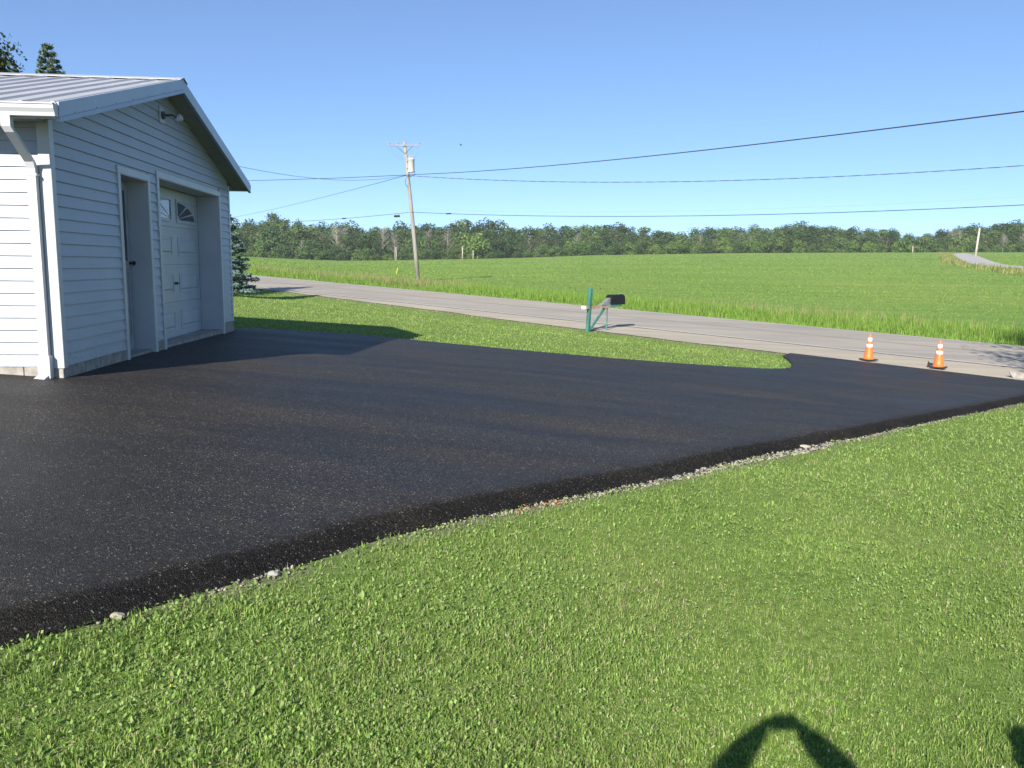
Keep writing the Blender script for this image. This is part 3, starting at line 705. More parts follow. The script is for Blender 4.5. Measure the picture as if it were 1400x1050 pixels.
ext(prof, 1.718, 1.742, 1.04).build('front_lid', M['black_metal'], box)
MB().box(bx + .14, bx + .146, 1.30, 1.46, 1.06, 1.09).box(bx + .128, bx + .142, 1.30, 1.33, 1.05, 1.10).build('flag', M['black_metal'], box)

# ------------------------------------------------------------------ utility poles and wires
P0 = np.array([-7.25, 64.0]); zb = Gf(*P0)
RD = np.array([NY, -NX])              # along the road, to the right
def make_pole(xy, h, lean, name='utility_pole', arm=True, trans=True, **k):
    z = Gf(*xy); t = empty(name, (xy[0], xy[1], z), **k)
    top = Vector((lean[0], lean[1], h))
    MB().tube([(0, 0, -.5), tuple(top * .33), tuple(top * .66), tuple(top)], [.17, .155, .135, .115], 12).build('pole_shaft', M['pole_wood'], t, True)
    if arm:
        az = Vector((.985, .17, .03)); p = top - Vector((0, 0, .28))
        q = Matrix.Translation(p) @ az.to_track_quat('X', 'Z').to_matrix().to_4x4()
        MB().box(-1.22, 1.22, -.19, -.09, -.055, .055, q).build('crossarm', M['pole_wood'], t)
        MB().tube([q @ Vector((-.65, -.19, -.03)), q @ Vector((0, -.13, -.6))], .018, 5).tube([q @ Vector((.65, -.19, -.03)), q @ Vector((0, -.13, -.6))], .018, 5).build('arm_brace', M['dark_metal'], t)
        for s in (-1.1, -.5, 1.1):
            i_ = MB().lathe([(.02, 0), (.02, .08), (.06, .09), (.045, .13), (.06, .15), (.03, .20), (.001, .2)], 10).build('insulator', M['ceramic'], t, True); i_.location = q @ Vector((s, -.14, .055))
        MB().tube([top + Vector((0, 0, -.2)), top + Vector((.02, -.12, .12))], .03, 6).build('top_pin', M['ceramic'], t)
        pl = [q @ Vector((-1.0, -.15, -.05)), q @ Vector((-.9, -.2, -.55)), q @ Vector((-.4, -.2, -.95)), q @ Vector((.1, -.2, -1.0))]
        MB().tube(pl, 0.006, 4).tube([q @ Vector((1.0, -.15, -.05)), q @ Vector((1.0, -.2, -.5)), q @ Vector((.7, -.2, -.85)), q @ Vector((.3, -.2, -1.05))], .006, 4).build('jumper_wire', M['wire'], t)
    if trans:
        c = Vector((lean[0] * .86 + .36, lean[1] * .86 - .12, h - 2.25))
        tr = link('transformer', MB().lathe([(.02, 0), (.24, .01), (.25, .05), (.25, .92), (.265, .93), (.265, .99), (.20, 1.06), (.001, 1.08)], 18).mesh('transformer', M['transformer'], True), t); tr.location = c
        for a in (-.10, .12): 
            b_ = MB().lathe([(.035, 0), (.05, .05), (.035, .08), (.05, .12), (.02, .2), (.001, .22)], 8).build('bushing', M['ceramic'], tr, True); b_.location = (a, 0, 1.06)
        MB().box(-.33, -.2, -.05, .05, .25, .33).box(-.33, -.2, -.05, .05, .75, .83).build('bracket', M['dark_metal'], tr)
        MB().tube([c + Vector((.26, 0, .1)), c + Vector((.30, -.05, -.15)), c + Vector((-.1, -.2, -.35)), c + Vector((-.45, -.2, -.25))], .022, 5).build('drip_loop', M['wire'], t)
    return t, top
lean0 = (-.98, -.05)
H0 = (362 - 201 - 1.3) / F * 64 - (zb - EYE) ; H0 = H0 + 0.0
pole, top0 = make_pole(P0, H0, lean0, label='leaning grey wooden utility pole with pale transformer beyond the road', cat='utility pole')
MB().tube([(-.9, -.18, 8.35 - 1.1 + .35), (-.92, -.24, 7.2), (-.72, -.22, 6.95)], .02, 5).build('service_loop', M['wire'], pole)
def pole_at(z_rel):       # point on the leaning shaft for a height relative to the eye
    h = z_rel + EYE - zb; return np.array([P0[0] + lean0[0] * h / H0, P0[1] + lean0[1] * h / H0 - .14, z_rel + EYE])
PR = P0 + RD * 60; PL = P0 - RD * 60; PQ = np.array([18.0, 15.0]); PF = np.array([-90.0, 230.0])
make_pole(PR, 9.6, (0, 0), trans=False, label='upright wooden utility pole farther down the road, past the right edge of the photo', cat='utility pole')
make_pole(PQ, 7.9, (0, 0), arm=False, trans=False, label='shorter wooden pole between the tree and the road, right of the driveway', cat='utility pole')
make_pole(PL, 9.8, (0, 0), trans=False, label='wooden utility pole up the road, hidden behind the garage', cat='utility pole')
make_pole(PF, 10.5, (0, 0), trans=False, label='far wooden utility pole by the wood, hidden behind the garage', cat='utility pole')
def wire(A, B, pts, rad, mat, label, n=48, twist=0, name='power_line'):
    """A, B plan ends with heights; pts = (s, z) samples fitted with a parabola"""
    s_ = np.array([p[0] for p in pts]); z_ = np.array([p[1] for p in pts]); co = np.polyfit(s_, z_, 2)
    m = MB(); ss = np.linspace(0, 1, n)
    base = [np.array([A[0] + (B[0] - A[0]) * s, A[1] + (B[1] - A[1]) * s, np.polyval(co, s) + EYE]) for s in ss]
    if twist:
        for ph in (0, math.pi):
            m.tube([tuple(p + np.array([0, math.cos(twist * s * 6.283 + ph) * rad * .9, math.sin(twist * s * 6.283 + ph) * rad * .9])) for p, s in zip(base, ss)], rad * .8, 4)
    else: m.tube([tuple(p) for p in base], rad, 5)
    return m.build(name, M[mat], None, True, label=label, cat='overhead wire'), co
pa = pole_at(6.6)
wire(pa, (*PQ,), [(0, 6.6), (.286, 5.56), (.633, 4.58), (.842, 4.16), (1, 4.05)], .020, 'wire', 'thick black cable rising from the pole to the upper right of the photo')
wire(pa, (*PR,), [(0, 6.55), (.317, 5.12), (.667, 4.84), (1, 5.9)], .015, 'wire', 'twisted cable sagging below the thick black one, right of the pole', 260, 38)
pb = pole_at(3.87)
w3, co3 = wire(pb, (*PR,), [(0, 3.87), (.317, 3.02), (.667, 3.06), (1, 3.9)], .018, 'wire', 'lower dark telephone cable low above the wood, right of the pole')
pc = pole_at(4.1)
wire(pc, (*PR,), [(0, 4.1), (.242, 3.40), (.667, 3.45), (1, 4.4)], .006, 'wire_thin', 'faint thin wire just above the low telephone cable, right of the pole')
pd = (top0[0] + P0[0] + 1.1, P0[1]); 
wire(pd, (PR[0] + 1.0, PR[1]), [(0, 8.95), (.33, 8.18), (.633, 8.15), (1, 8.6)], .0035, 'wire_thin', 'very faint topmost wire leading right from the crossarm')
wire(pa, (*PL,), [(0, 6.6), (.36, 7.3), (1, 9.6)], .022, 'wire', 'dark cable running nearly level from the pole left to the garage roof')
wire(pa, (-16, 22), [(0, 6.6), (.42, 4.6), (.6, 4.36), (1, 5.2)], .011, 'wire', 'service wire dipping left of the pole and rising behind the garage roof')
wire(pa, (*PF,), [(0, 6.6), (.143, 6.7), (.323, 7.1), (1, 10.5)], .018, 'wire', 'wire slanting down leftward from the pole to the wood')
wl_, col_ = wire(pb, (*PL,), [(0, 3.87), (.141, 3.55), (.5, 3.7), (1, 6.0)], .016, 'wire', 'low telephone cable left of the pole carrying black splice cases')
# a wire needs something at its far end behind the garage
def splice(par, A, B, co, s, ln, r, dz, label=None):
    p = np.array([A[0] + (B[0] - A[0]) * s, A[1] + (B[1] - A[1]) * s, np.polyval(co, s) + EYE]); d = np.array([B[0] - A[0], B[1] - A[1], 0]); d /= np.linalg.norm(d)
    m = MB(); q = p + np.array([0, 0, dz]); m.tube([tuple(q - d * ln / 2), tuple(q - d * ln * .4), tuple(q + d * ln * .4), tuple(q + d * ln / 2)], [r * .5, r, r, r * .5], 8)
    if dz: m.tube([tuple(q - d * ln * .3), tuple(p - d * ln * .3)], .012, 4).tube([tuple(q + d * ln * .3), tuple(p + d * ln * .3)], .012, 4)
    m.build('splice_case', M['rubber'], par, True)
splice(wl_, pb, PL, col_, .026, .62, .085, -.19); splice(wl_, pb, PL, col_, .128, .5, .05, 0)
splice(w3, pb, PR, co3, .062, .5, .05, 0)
# yellow guy-wire marker
ym = on_ground(541.5, 375); d = ray(541.5, 374.5); s = ym[1] / d[1]
MB().tube([(0, 0, -.2), (.16, .05, .66)], .024, 8).build('guy_marker', M['yellow'], None, True, loc=(ym[0], ym[1], Gf(*ym)), label='thin yellow plastic guy marker leaning in the verge left of the pole', cat='guy marker')
# far pole on the hill road
fp = on_ground(1333.5, 350.5)
t = empty('utility_pole', (fp[0], fp[1], Gf(*fp)), label='pale bare pole standing beside the gravel road on the hill', cat='utility pole')
hh = 38 / F * fp[1]
MB().tube([(0, 0, -.5), (.35 * hh / 9, 0, hh * .6), (.6 * hh / 9, 0, hh)], [.30, .27, .22], 8).build('pole_shaft', M['snag'], t, True)

# ------------------------------------------------------------------ far gravel road on the hill
up = [(1301.7, 347.2), (1320, 346.6), (1331, 348.6), (1342, 352.5), (1354, 357.4), (1371, 362.5), (1400, 365.2), (1425, 366)]
dn_ = [(1303, 349.2), (1309, 353.5), (1315, 357.6), (1324, 361), (1338, 363.6), (1356, 366), (1400, 368.8), (1425, 370)]
vs = []
for a, b_ in zip(up, dn_):
    for p in (a, b_): q = on_ground(*p); vs.append((q[0], q[1], Gf(*q) + .12))
me = bpy.data.meshes.new('gravel_road'); fs = [(2 * i, 2 * i + 1, 2 * i + 3, 2 * i + 2) for i in range(len(up) - 1)]
vs2 = []; fs2 = []   # subdivide along and across so that it follows the hill
NS = 6
for i in range(len(up) - 1):
    for q in range(NS):
        for r_ in range(5):
            u = q / NS; v_ = r_ / 4; a = np.array(vs[2 * i]) * (1 - u) + np.array(vs[2 * i + 2]) * u; b_ = np.array(vs[2 * i + 1]) * (1 - u) + np.array(vs[2 * i + 3]) * u
            p = a * (1 - v_) + b_ * v_; vs2.append((p[0], p[1], Gf(p[0], p[1]) + .12))
nr_ = (len(up) - 1) * NS
for i in range(nr_ - 1):
    for j in range(4): fs2.append((i * 5 + j, i * 5 + j + 1, i * 5 + j + 6, i * 5 + j + 5))
me.from_pydata(vs2, [], fs2); me.materials.append(M['gravel_road'])
if sum(p.normal.z for p in me.polygons) < 0: me.flip_normals()
link('gravel_road', me, kind='structure')

# ------------------------------------------------------------------ blades of grass (real geometry, denser close by)
def blades(name, x, y, h, wd, tint, lean=.5, z=None, label=None, seg2=True, face=None):
    n = len(x); z = G(x, y) if z is None else z
    az = rng.uniform(0, 6.283, n) if face is None else face
    la = rng.uniform(0, 6.283, n); lr = np.abs(rng.normal(0, lean, n)) * h
    dx, dy = np.cos(az) * wd / 2, np.sin(az) * wd / 2; lx, ly = np.cos(la) * lr, np.sin(la) * lr
    hz = np.sqrt(np.maximum(h * h - lr * lr * .7, (h * .25) ** 2))
    if seg2:
        V = np.empty((n, 5, 3), np.float32)
        V[:, 0] = np.stack([x - dx, y - dy, z - .005], 1); V[:, 1] = np.stack([x + dx, y + dy, z - .005], 1)
        V[:, 2] = np.stack([x + dx * .8 + lx * .35, y + dy * .8 + ly * .35, z + hz * .6], 1); V[:, 3] = np.stack([x - dx * .8 + lx * .35, y - dy * .8 + ly * .35, z + hz * .6], 1)
        V[:, 4] = np.stack([x + lx, y + ly, z + hz], 1)
        b0 = np.arange(n)[:, None] * 5; L = (b0 + np.array([0, 1, 2, 3, 3, 2, 4])).ravel()
        st = (np.arange(n)[:, None] * 7 + np.array([0, 4])).ravel(); to = np.tile([4, 3], n); k = 5
    else:
        V = np.empty((n, 3, 3), np.float32)
        V[:, 0] = np.stack([x - dx, y - dy, z - .005], 1); V[:, 1] = np.stack([x + dx, y + dy, z - .005], 1); V[:, 2] = np.stack([x + lx, y + ly, z + hz], 1)
        L = np.arange(n * 3); st = np.arange(n) * 3; to = np.full(n, 3); k = 3
    return V.reshape(-1, 3), L, st, to, np.repeat(tint, k, axis=0)
def leaves(x, y, z, size, tint, tilt=.5, asp=.7):
    n = len(x); az = rng.uniform(0, 6.283, n); u = np.stack([np.cos(az), np.sin(az), rng.normal(0, tilt, n)], 1); v = np.stack([-np.sin(az) * asp, np.cos(az) * asp, rng.normal(0, tilt, n)], 1)
    p = np.stack([x, y, z], 1); s = (size / 2)[:, None]
    V = np.stack([p - u * s, p - v * s, p + u * s, p + v * s], 1)
    return V.reshape(-1, 3), np.arange(n * 4), np.arange(n) * 4, np.full(n, 4), np.repeat(tint, 4, axis=0)
def merge(name, parts, mat, **k):
    V = []; L = []; st = []; to = []; T = []; vo_ = 0; lo_ = 0
    for v, l, s, t, c in parts:
        V.append(v); L.append(l + vo_); st.append(s + lo_); to.append(t); T.append(c); vo_ += len(v); lo_ += len(l)
    me = raw_mesh(name, np.concatenate(V), np.concatenate(L), np.concatenate(st), np.concatenate(to), mat, np.concatenate(T))
    return link(name, me, **k)
GREENS = np.array([[.13, .21, .042], [.20, .30, .062], [.265, .36, .092], [.16, .275, .050], [.31, .37, .125], [.36, .35, .18], [.40, .37, .23]])
def lump(x, y, f, seed):
    r = np.random.default_rng(seed); o = np.zeros_like(x)
    for i in range(6):
        a = r.uniform(0, 6.283); k = f * r.uniform(.6, 1.7); o += np.sin(x * math.cos(a) * k + y * math.sin(a) * k + r.uniform(0, 6.28))
    return o / 3.5
def palette(x, y, n):
    dry = np.clip(.5 + .5 * lump(x, y, 1.6, 3), 0, 1); dark = np.clip(.5 + .5 * lump(x, y, 4.5, 5), 0, 1)
    u = rng.random(n); pr = np.stack([.20 + .22 * dark, .27 + 0 * u, .20 - .08 * dark, .16 + 0 * u, .07 + .03 * dry, .045 + .07 * dry, .015 + .03 * dry], 1)
    cp_ = np.cumsum(pr / pr.sum(1, keepdims=True), 1); i = (u[:, None] > cp_).sum(1).clip(0, 6)
    return GREENS[i] * 1.09 * (1 + np.exp(-((x - .9) / .55) ** 2 - ((y - 4.6) / .5) ** 2)[:, None] * np.array([.35, .12, .5])) * (rng.uniform(.78, 1.22, n) * (1 + .07 * lump(x, y, .7, 61) + .10 * lump(x, y, 2.2, 62)))[:, None] * np.array([1, 1, 1])
def rough(x, y): return S((1.4 - x) / 3.2) * S((7.5 - np.hypot(x, y)) / 3)
def lawn_ok(x, y, edge=.0):
    c, l = cl(x, y); a = (x - GC[0]) * GX[0] + (y - GC[1]) * GX[1]; t = (x - GC[0]) * GY[0] + (y - GC[1]) * GY[1]
    return ~inside(POLY[::1], x, y) & (c < edge_c(l) + rng.normal(-.02, .13, len(x))) & ~((a < .05) & (t > -.1) & (t < W + .1))
def polar(n, r0, r1, azr, p=1.0):
    u = rng.random(n)
    r = r0 * (r1 / r0) ** u; az = rng.uniform(-azr, azr, n) + .0
    return r * np.sin(az), r * np.cos(az), r
x, y, r_ = polar(1000000, 1.5, 50, .86); ok = lawn_ok(x, y); x, y, r_ = x[ok], y[ok], r_[ok]
dE = dist_line(near_line, x, y); keep = rng.random(len(x)) < (.25 + .75 * S(dE / .16)); x, y, r_ = x[keep], y[keep], r_[keep]
n = len(x); sc_ = np.maximum(1, r_ / 3.6) ** .85
tall = 1 + .35 * lump(x, y, 6, 9)
clump = lump(x, y, 38, 17); h = rng.uniform(.010, .034, n) * (1 + .10 * (sc_ - 1)) * np.clip(tall, .6, 1.5) * np.clip(1 + (.40 + .35 * rough(x, y)) * clump, .35, 1.8); wd = rng.uniform(.0026, .0052, n) * sc_
tt = palette(x, y, n); near_m = r_ < 4.2
P_ = [blades('g', x[near_m], y[near_m], h[near_m], wd[near_m], tt[near_m], 1.0), blades('g', x[~near_m], y[~near_m], h[~near_m], wd[~near_m], tt[~near_m], .85, seg2=False)]
# clover and plantain leaves lying in the turf
x2, y2, r2 = polar(300000, 1.5, 20, .86); ok = lawn_ok(x2, y2); x2, y2, r2 = x2[ok], y2[ok], r2[ok]
pt = lump(x2, y2, 2.6, 11); k = rng.random(len(x2)) < np.clip(.45 + .6 * pt, .15, 1); x2, y2, r2 = x2[k], y2[k], r2[k]
n2 = len(x2); sz2 = rng.uniform(.005, .0125, n2) * np.maximum(1, r2 / 4) ** .8 * (1 + .5 * rough(x2, y2)); big_ = rng.random(n2) < .006; sz2[big_] *= 1.8
t2 = np.array([[.175, .275, .070]]) * rng.uniform(.7, 1.55, n2)[:, None] * np.array([1, 1, 1]) + rng.uniform(0, .03, n2)[:, None] * np.array([1, .6, .3])
P_.append(leaves(x2, y2, G(x2, y2) + rng.uniform(.008, .030, n2) * np.clip(1 + .5 * lump(x2, y2, 38, 17), .4, 1.6), sz2, t2, .7))
# dry clippings
x3, y3, r3 = polar(22000, 1.5, 14, .86); ok = lawn_ok(x3, y3); x3, y3, r3 = x3[ok], y3[ok], r3[ok]; n3 = len(x3)
P_.append(leaves(x3, y3, G(x3, y3) + rng.uniform(.012, .034, n3), rng.uniform(.006, .022, n3), np.array([[.34, .33, .18]]) * rng.uniform(.6, 1.15, n3)[:, None], .35, .13))
merge('lawn_grass', P_, M['grass'], kind='stuff', label='mown green lawn grass with clover and dry clippings')
# clover flowers
x4, y4, r4 = polar(420, 2, 14, .8); ok = lawn_ok(x4, y4); x4, y4 = x4[ok], y4[ok]; n4 = len(x4)
t4 = np.where((rng.random(n4) < .08)[:, None], np.array([[.85, .65, .03]]), np.array([[.46, .42, .36]]))
merge('clover_flowers', [leaves(x4, y4, G(x4, y4) + rng.uniform(.025, .045, n4), rng.uniform(.006, .011, n4), t4, .9, 1)], M['grass'], kind='stuff', label='small white clover heads and a few yellow flowers in the lawn')

# verge and crop beyond the road
VG = np.array([[.15, .27, .04], [.20, .33, .05], [.24, .34, .07], [.12, .22, .035]])
def cross(c, l): return c * NX - l * NY, c * NY + l * NX
n = 46000; lf = -26 + 86 * rng.random(n) ** .9; c = C_F + .05 + 3.2 * rng.random(n) ** 1.2
x, y = cross(c, lf); ti = VG[rng.integers(0, 4, n)] * rng.uniform(.75, 1.25, n)[:, None]
hh_ = (.10 + .42 * S((c - C_F) / 1.6)) * rng.uniform(.6, 1.2, n) * (1 + .35 * lump(x, y, .9, 21))
V1 = blades('v', x, y, hh_, rng.uniform(.012, .028, n), ti, .35)
n = 42000; lf = -26 + 96 * rng.random(n); c = C_F + 1.6 + 4.6 * rng.random(n); x, y = cross(c, lf)
cl_ = np.clip(.5 + .9 * lump(x, y, .35, 31), 0, 1) * np.interp(lf, [-10, 5, 14, 45], [.08, .2, .9, 1]); seed = rng.random(n) < .40 * cl_
ti = np.where(seed[:, None], np.array([[.30, .27, .13]]), VG[rng.integers(0, 4, n)]) * rng.uniform(.75, 1.2, n)[:, None]
V2 = blades('v', x, y, np.where(seed, rng.uniform(.5, .85, n), rng.uniform(.25, .6, n)) * (1 - .6 * S((c - 37) / 3)), rng.uniform(.010, .024, n), ti, .22)
merge('verge_grass', [V1, V2], M['grass'], kind='stuff', label='tall rank grass with tan seed heads along the far side of the road')
n = 90000; u = rng.random(n); rr2 = 38 * (300 / 38) ** u; az = rng.uniform(-.42, .66, n); x, y = rr2 * np.sin(az), rr2 * np.cos(az); c, l = cl(x, y)
ok = (c > 37.5); x, y, rr2 = x[ok], y[ok], rr2[ok]; n = len(x); s_ = rr2 / 50
ti = np.array([[.178, .272, .056]]) * (rng.uniform(.9, 1.1, n) * (1 + .10 * lump(x, y, .12, 41)))[:, None] * np.array([1, 1, 1]) + (np.clip(lump(x, y, .08, 42), 0, 1) * .02)[:, None] * np.array([1, .3, 0])
merge('field_crop', [blades('f', x, y, rng.uniform(.03, .09, n) * s_ ** .4, rng.uniform(.05, .11, n) * s_, ti, 1.2, seg2=False)], M['grass'], kind='stuff', label='low green crop covering the wide field')
# dry verge by the hill road
pv = [on_ground(*p) for p in [(1282, 346.5), (1301, 347), (1304, 350), (1314, 358), (1331, 363.5), (1400, 369), (1430, 371), (1430, 384), (1400, 379), (1343, 370.5), (1310, 365), (1289, 359)]]
pa_ = np.array(pv); mn, mx = pa_.min(0), pa_.max(0); x = rng.uniform(mn[0], mx[0], 60000); y = rng.uniform(mn[1], mx[1], 60000); k = inside(pv, x, y); x, y = x[k], y[k]; n = len(x)
ti = np.where((rng.random(n) < .55)[:, None], np.array([[.30, .27, .11]]), np.array([[.15, .22, .05]])) * rng.uniform(.7, 1.2, n)[:, None]
merge('roadside_grass', [blades('r', x, y, rng.uniform(.3, .9, n), rng.uniform(.08, .2, n), ti, .5, seg2=False)], M['grass'], kind='stuff', label='yellowing grass bank below the gravel road on the hill')

# ------------------------------------------------------------------ stones along the driveway edge
nr = np.array(near_r); tg = np.gradient(nr, axis=0); tg /= np.linalg.norm(tg, axis=1)[:, None]; out = np.stack([tg[:, 1], -tg[:, 0]], 1)
seglen = np.r_[0, np.cumsum(np.linalg.norm(np.diff(nr, axis=0), axis=1))]
def arc_of(pxy): q = on_ground(*pxy); return seglen[np.argmin(np.hypot(nr[:, 0] - q[0], nr[:, 1] - q[1]))]
marks = [(arc_of(p), d_) for p, d_ in (((20, 888), .22), ((160, 845), .12), ((260, 820), .10), ((340, 795), .8), ((385, 780), 1.0), ((430, 768), .15), ((600, 720), .1), ((690, 703), 1.0), ((940, 648), 1.3), ((1060, 623), 1.6), ((1105, 613), 2.2), ((1140, 606), .9), ((1290, 575), .6), ((1390, 552), .2))]
ma = np.array([m_[0] for m_ in marks]); md = np.array([m_[1] for m_ in marks]); a_red0, a_red1 = arc_of((690, 703)), arc_of((765, 686)); rk = arc_of((1100, 614))
ico = bmesh.new(); bmesh.ops.create_icosphere(ico, subdivisions=1, radius=1); iv = np.array([v.co[:] for v in ico.verts]); ifc = np.array([[v.index for v in f.verts] for f in ico.faces]); ico.free()
sv = []; sl = []; stn = []; cnt = 0; tries = 0
while cnt < 2400 and tries < 60000:
    tries += 1
    s = rng.uniform(ma[0] - 2, ma[-1] + 1); dens = np.interp(s, ma, md)
    if rng.random() > (dens / 2.2) ** 1.3: continue
    i = int(np.argmin(np.abs(seglen - s))); wdt = .018 + .055 * min(dens, 1.8)
    off = rng.uniform(-.03, wdt); p = nr[i] + tg[i] * rng.uniform(-.04, .04) + out[i] * off
    r0 = rng.uniform(.006, .014) * (1 + .25 * (dens > 1)) * (1.5 if rng.random() < .06 else 1)
    if abs(s - rk) < .35 and rng.random() < .3: r0 *= 1.6
    A = rng.normal(0, 1, (3, 3)); q_, _ = np.linalg.qr(A); vv = iv * rng.uniform(.75, 1.15, (12, 1)) * np.array([1, rng.uniform(.6, .9), rng.uniform(.5, .8)]) @ q_ * r0 * np.array([1, 1, .75])
    sv.append(vv + np.array([p[0], p[1], Gf(*p) + .004 + r0 * .2])); sl.append(ifc + cnt * 12)
    red = a_red0 < s < a_red1 and rng.random() < .45
    base_ = np.array([.36, .15, .11]) if red else np.array([.035, .033, .032]) if rng.random() < .22 else np.array([.33, .30, .25]) * rng.uniform(.55, 1.2)
    stn.append(np.repeat(base_[None] * rng.uniform(.9, 1.1), 12, 0)); cnt += 1
L = np.concatenate(sl).ravel(); nf = len(L) // 3
link('edge_gravel', raw_mesh('edge_gravel', np.concatenate(sv), L, np.arange(nf) * 3, np.full(nf, 3), M['stone'], np.concatenate(stn)), kind='stuff', label='loose pale limestone chips and brick bits along the driveway edge')
def rock(px_y, r0, label, tint):
    q = on_ground(*px_y); bm = bmesh.new(); bmesh.ops.create_icosphere(bm, subdivisions=2, radius=1)
    for v in bm.verts:
        k = 1 + .22 * math.sin(v.co.x * 3.1 + r0 * 90) * math.cos(v.co.y * 2.7) + random.uniform(-.07, .07); v.co = Vector((v.co.x * 1.35, v.co.y * .85, v.co.z * .62)) * k * r0
    me = bpy.data.meshes.new('rock'); bm.to_mesh(me); bm.free(); me.materials.append(M['stone'])
    a = me.color_attributes.new('tint', 'FLOAT_COLOR', 'POINT'); a.data.foreach_set('color', np.tile(np.array([*tint, 1], np.float32), len(me.vertices)))
    link('rock', me, None, (q[0], q[1], Gf(*q) + r0 * .35), label=label, cat='rock')
rock((161, 846), .030, 'fist-sized buff stone at the near left edge of the driveway', (.30, .27, .21))
rock((374, 789), .028, 'pale grey stone in the first gravel patch along the driveway edge', (.30, .29, .26))
rock((1101, 613), .045, 'whitish limestone chunk on the driveway lip near the far end of the gravel', (.36, .33, .27))

# ------------------------------------------------------------------ trees
def leaf_cloud(centres, radii, per, size, cols, rs, flat=.75):
    P = []; Nn = []; T = []
    for (c, r0) in zip(centres, radii):
        k = int(per * rs.uniform(.75, 1.25)); d = rs.normal(0, 1, (k, 3)); d /= np.linalg.norm(d, axis=1)[:, None]
        rad = r0 * rs.uniform(.45, 1.08, k) ** .6
        p = np.array(c) + d * rad[:, None] * np.array([1, 1, flat]); P.append(p); Nn.append(d)
        base = cols[rs.integers(0, len(cols))]; T.append(base * rs.uniform(.72, 1.3, k)[:, None])
    P = np.concatenate(P); Nn = np.concatenate(Nn); T = np.concatenate(T); k = len(P)
    nn = Nn + rs.normal(0, .55, (k, 3)); nn[:, 2] += .25; nn /= np.linalg.norm(nn, axis=1)[:, None]
    u = np.cross(nn, rs.normal(0, 1, (k, 3))); u /= np.linalg.norm(u, axis=1)[:, None]; v = np.cross(nn, u)
    s = (size * rs.uniform(.6, 1.3, k) / 2)[:, None]
    V = np.stack([P - u * s, P - v * s * .75, P + u * s, P + v * s * .75], 1).reshape(-1, 3)
    return V, np.arange(k * 4), np.arange(k) * 4, np.full(k, 4), np.repeat(T, 4, axis=0)
def crown_mesh(name, seed, w, h, z0, ncl, per, size, cols):
    rs = np.random.default_rng(seed); cs = []; rd_ = []
    for i in range(ncl):
        a = rs.uniform(0, 6.283); t = rs.uniform(0, 1); prof_ = math.sin(math.pi * min(1, (.18 + .82 * t) ** .8)) ** .55
        rr = w / 2 * prof_ * rs.uniform(.35, 1) * .8
        cs.append((rr * math.cos(a), rr * math.sin(a), z0 + (h - z0) * (.08 + .82 * t))); rd_.append(w * rs.uniform(.14, .29))
    v = leaf_cloud(cs, rd_, per, size, cols, rs)
    return raw_mesh(name, *v[:4], M['leaf'], v[4])
def trunk_mesh(name, seed, h, r0, mat, nb=5, spread=.3):
    rs = np.random.default_rng(seed); m = MB(); bend = rs.normal(0, .03 * h, 2)
    m.tube([(0, 0, -.4), (bend[0] * .3, bend[1] * .3, h * .35), (bend[0], bend[1], h * .7), (bend[0] * 1.1, bend[1] * 1.1, h)], [r0, r0 * .75, r0 * .4, r0 * .08], 7)
    for i in range(nb):
        t = rs.uniform(.3, .85); a = rs.uniform(0, 6.283); b0 = Vector((bend[0] * t, bend[1] * t, h * t)); L_ = h * spread * (1.15 - t)
        m.tube([b0, b0 + Vector((math.cos(a) * L_ * .5, math.sin(a) * L_ * .5, L_ * .45)), b0 + Vector((math.cos(a) * L_, math.sin(a) * L_, L_ * 1.1))], [r0 * .35 * (1.1 - t), r0 * .22 * (1.1 - t), r0 * .05], 5)
    return m.mesh(name, mat, True)
DK = np.array([[.040, .074, .028], [.056, .096, .034], [.072, .116, .040]]); MD = np.array([[.075, .125, .040], [.10, .160, .048], [.062, .108, .036]]); LT = np.array([[.105, .175, .042], [.12, .19, .048], [.085, .15, .038]]); TN = np.array([[.10, .115, .055], [.085, .105, .05]])
crowns = {'dark': [crown_mesh('crown', 100 + i, 10, 13, .6, 40, 52, .66, DK) for i in range(5)],
          'mid': [crown_mesh('crown', 200 + i, 9.5, 12, .2, 40, 50, .62, MD) for i in range(5)],
          'bush': [crown_mesh('crown', 300 + i, 7.5, 5, -.4, 24, 56, .5, LT if i % 2 else MD) for i in range(4)],
          'pale': [crown_mesh('crown', 400 + i, 6, 11, 1.0, 18, 32, .5, TN) for i in range(2)]}
trunks = [trunk_mesh('trunk', 500 + i, 11, .22, M['bark']) for i in range(4)]
def dead_mesh(seed):
    rs = np.random.default_rng(seed); m = MB(); h = 10
    m.tube([(0, 0, -.4), (.1, .1, 5), (.2, 0, h)], [.22, .15, .04], 6)
    for i in range(60):
        t = rs.uniform(.22, .99); a = rs.uniform(0, 6.283); L_ = 2.3 * (1.12 - t) + .5; b0 = Vector((.2 * t, 0, h * t)); e = b0 + Vector((math.cos(a) * L_, math.sin(a) * L_, L_ * .9))
        m.tube([b0, (b0 + e) / 2 + Vector((0, 0, .1)), e], [.06, .035, .018], 3)
        for q in range(3):
            f = rs.uniform(.4, .95); s0 = b0.lerp(e, f); a2 = a + rs.uniform(-1, 1); m.tube([s0, s0 + Vector((math.cos(a2) * .9, math.sin(a2) * .9, .8))], [.026, .015], 3)
    return m.mesh('bare_branches', M['dead_wood'])
deads = [dead_mesh(600 + i) for i in range(3)]
TOPX = [250, 320, 345, 357, 370, 385, 400, 450, 500, 560, 600, 640, 655, 680, 700, 750, 800, 850, 900, 925, 960, 1000, 1040, 1065, 1090, 1120, 1180, 1215, 1226, 1240, 1262, 1290, 1340, 1375, 1400, 1500]
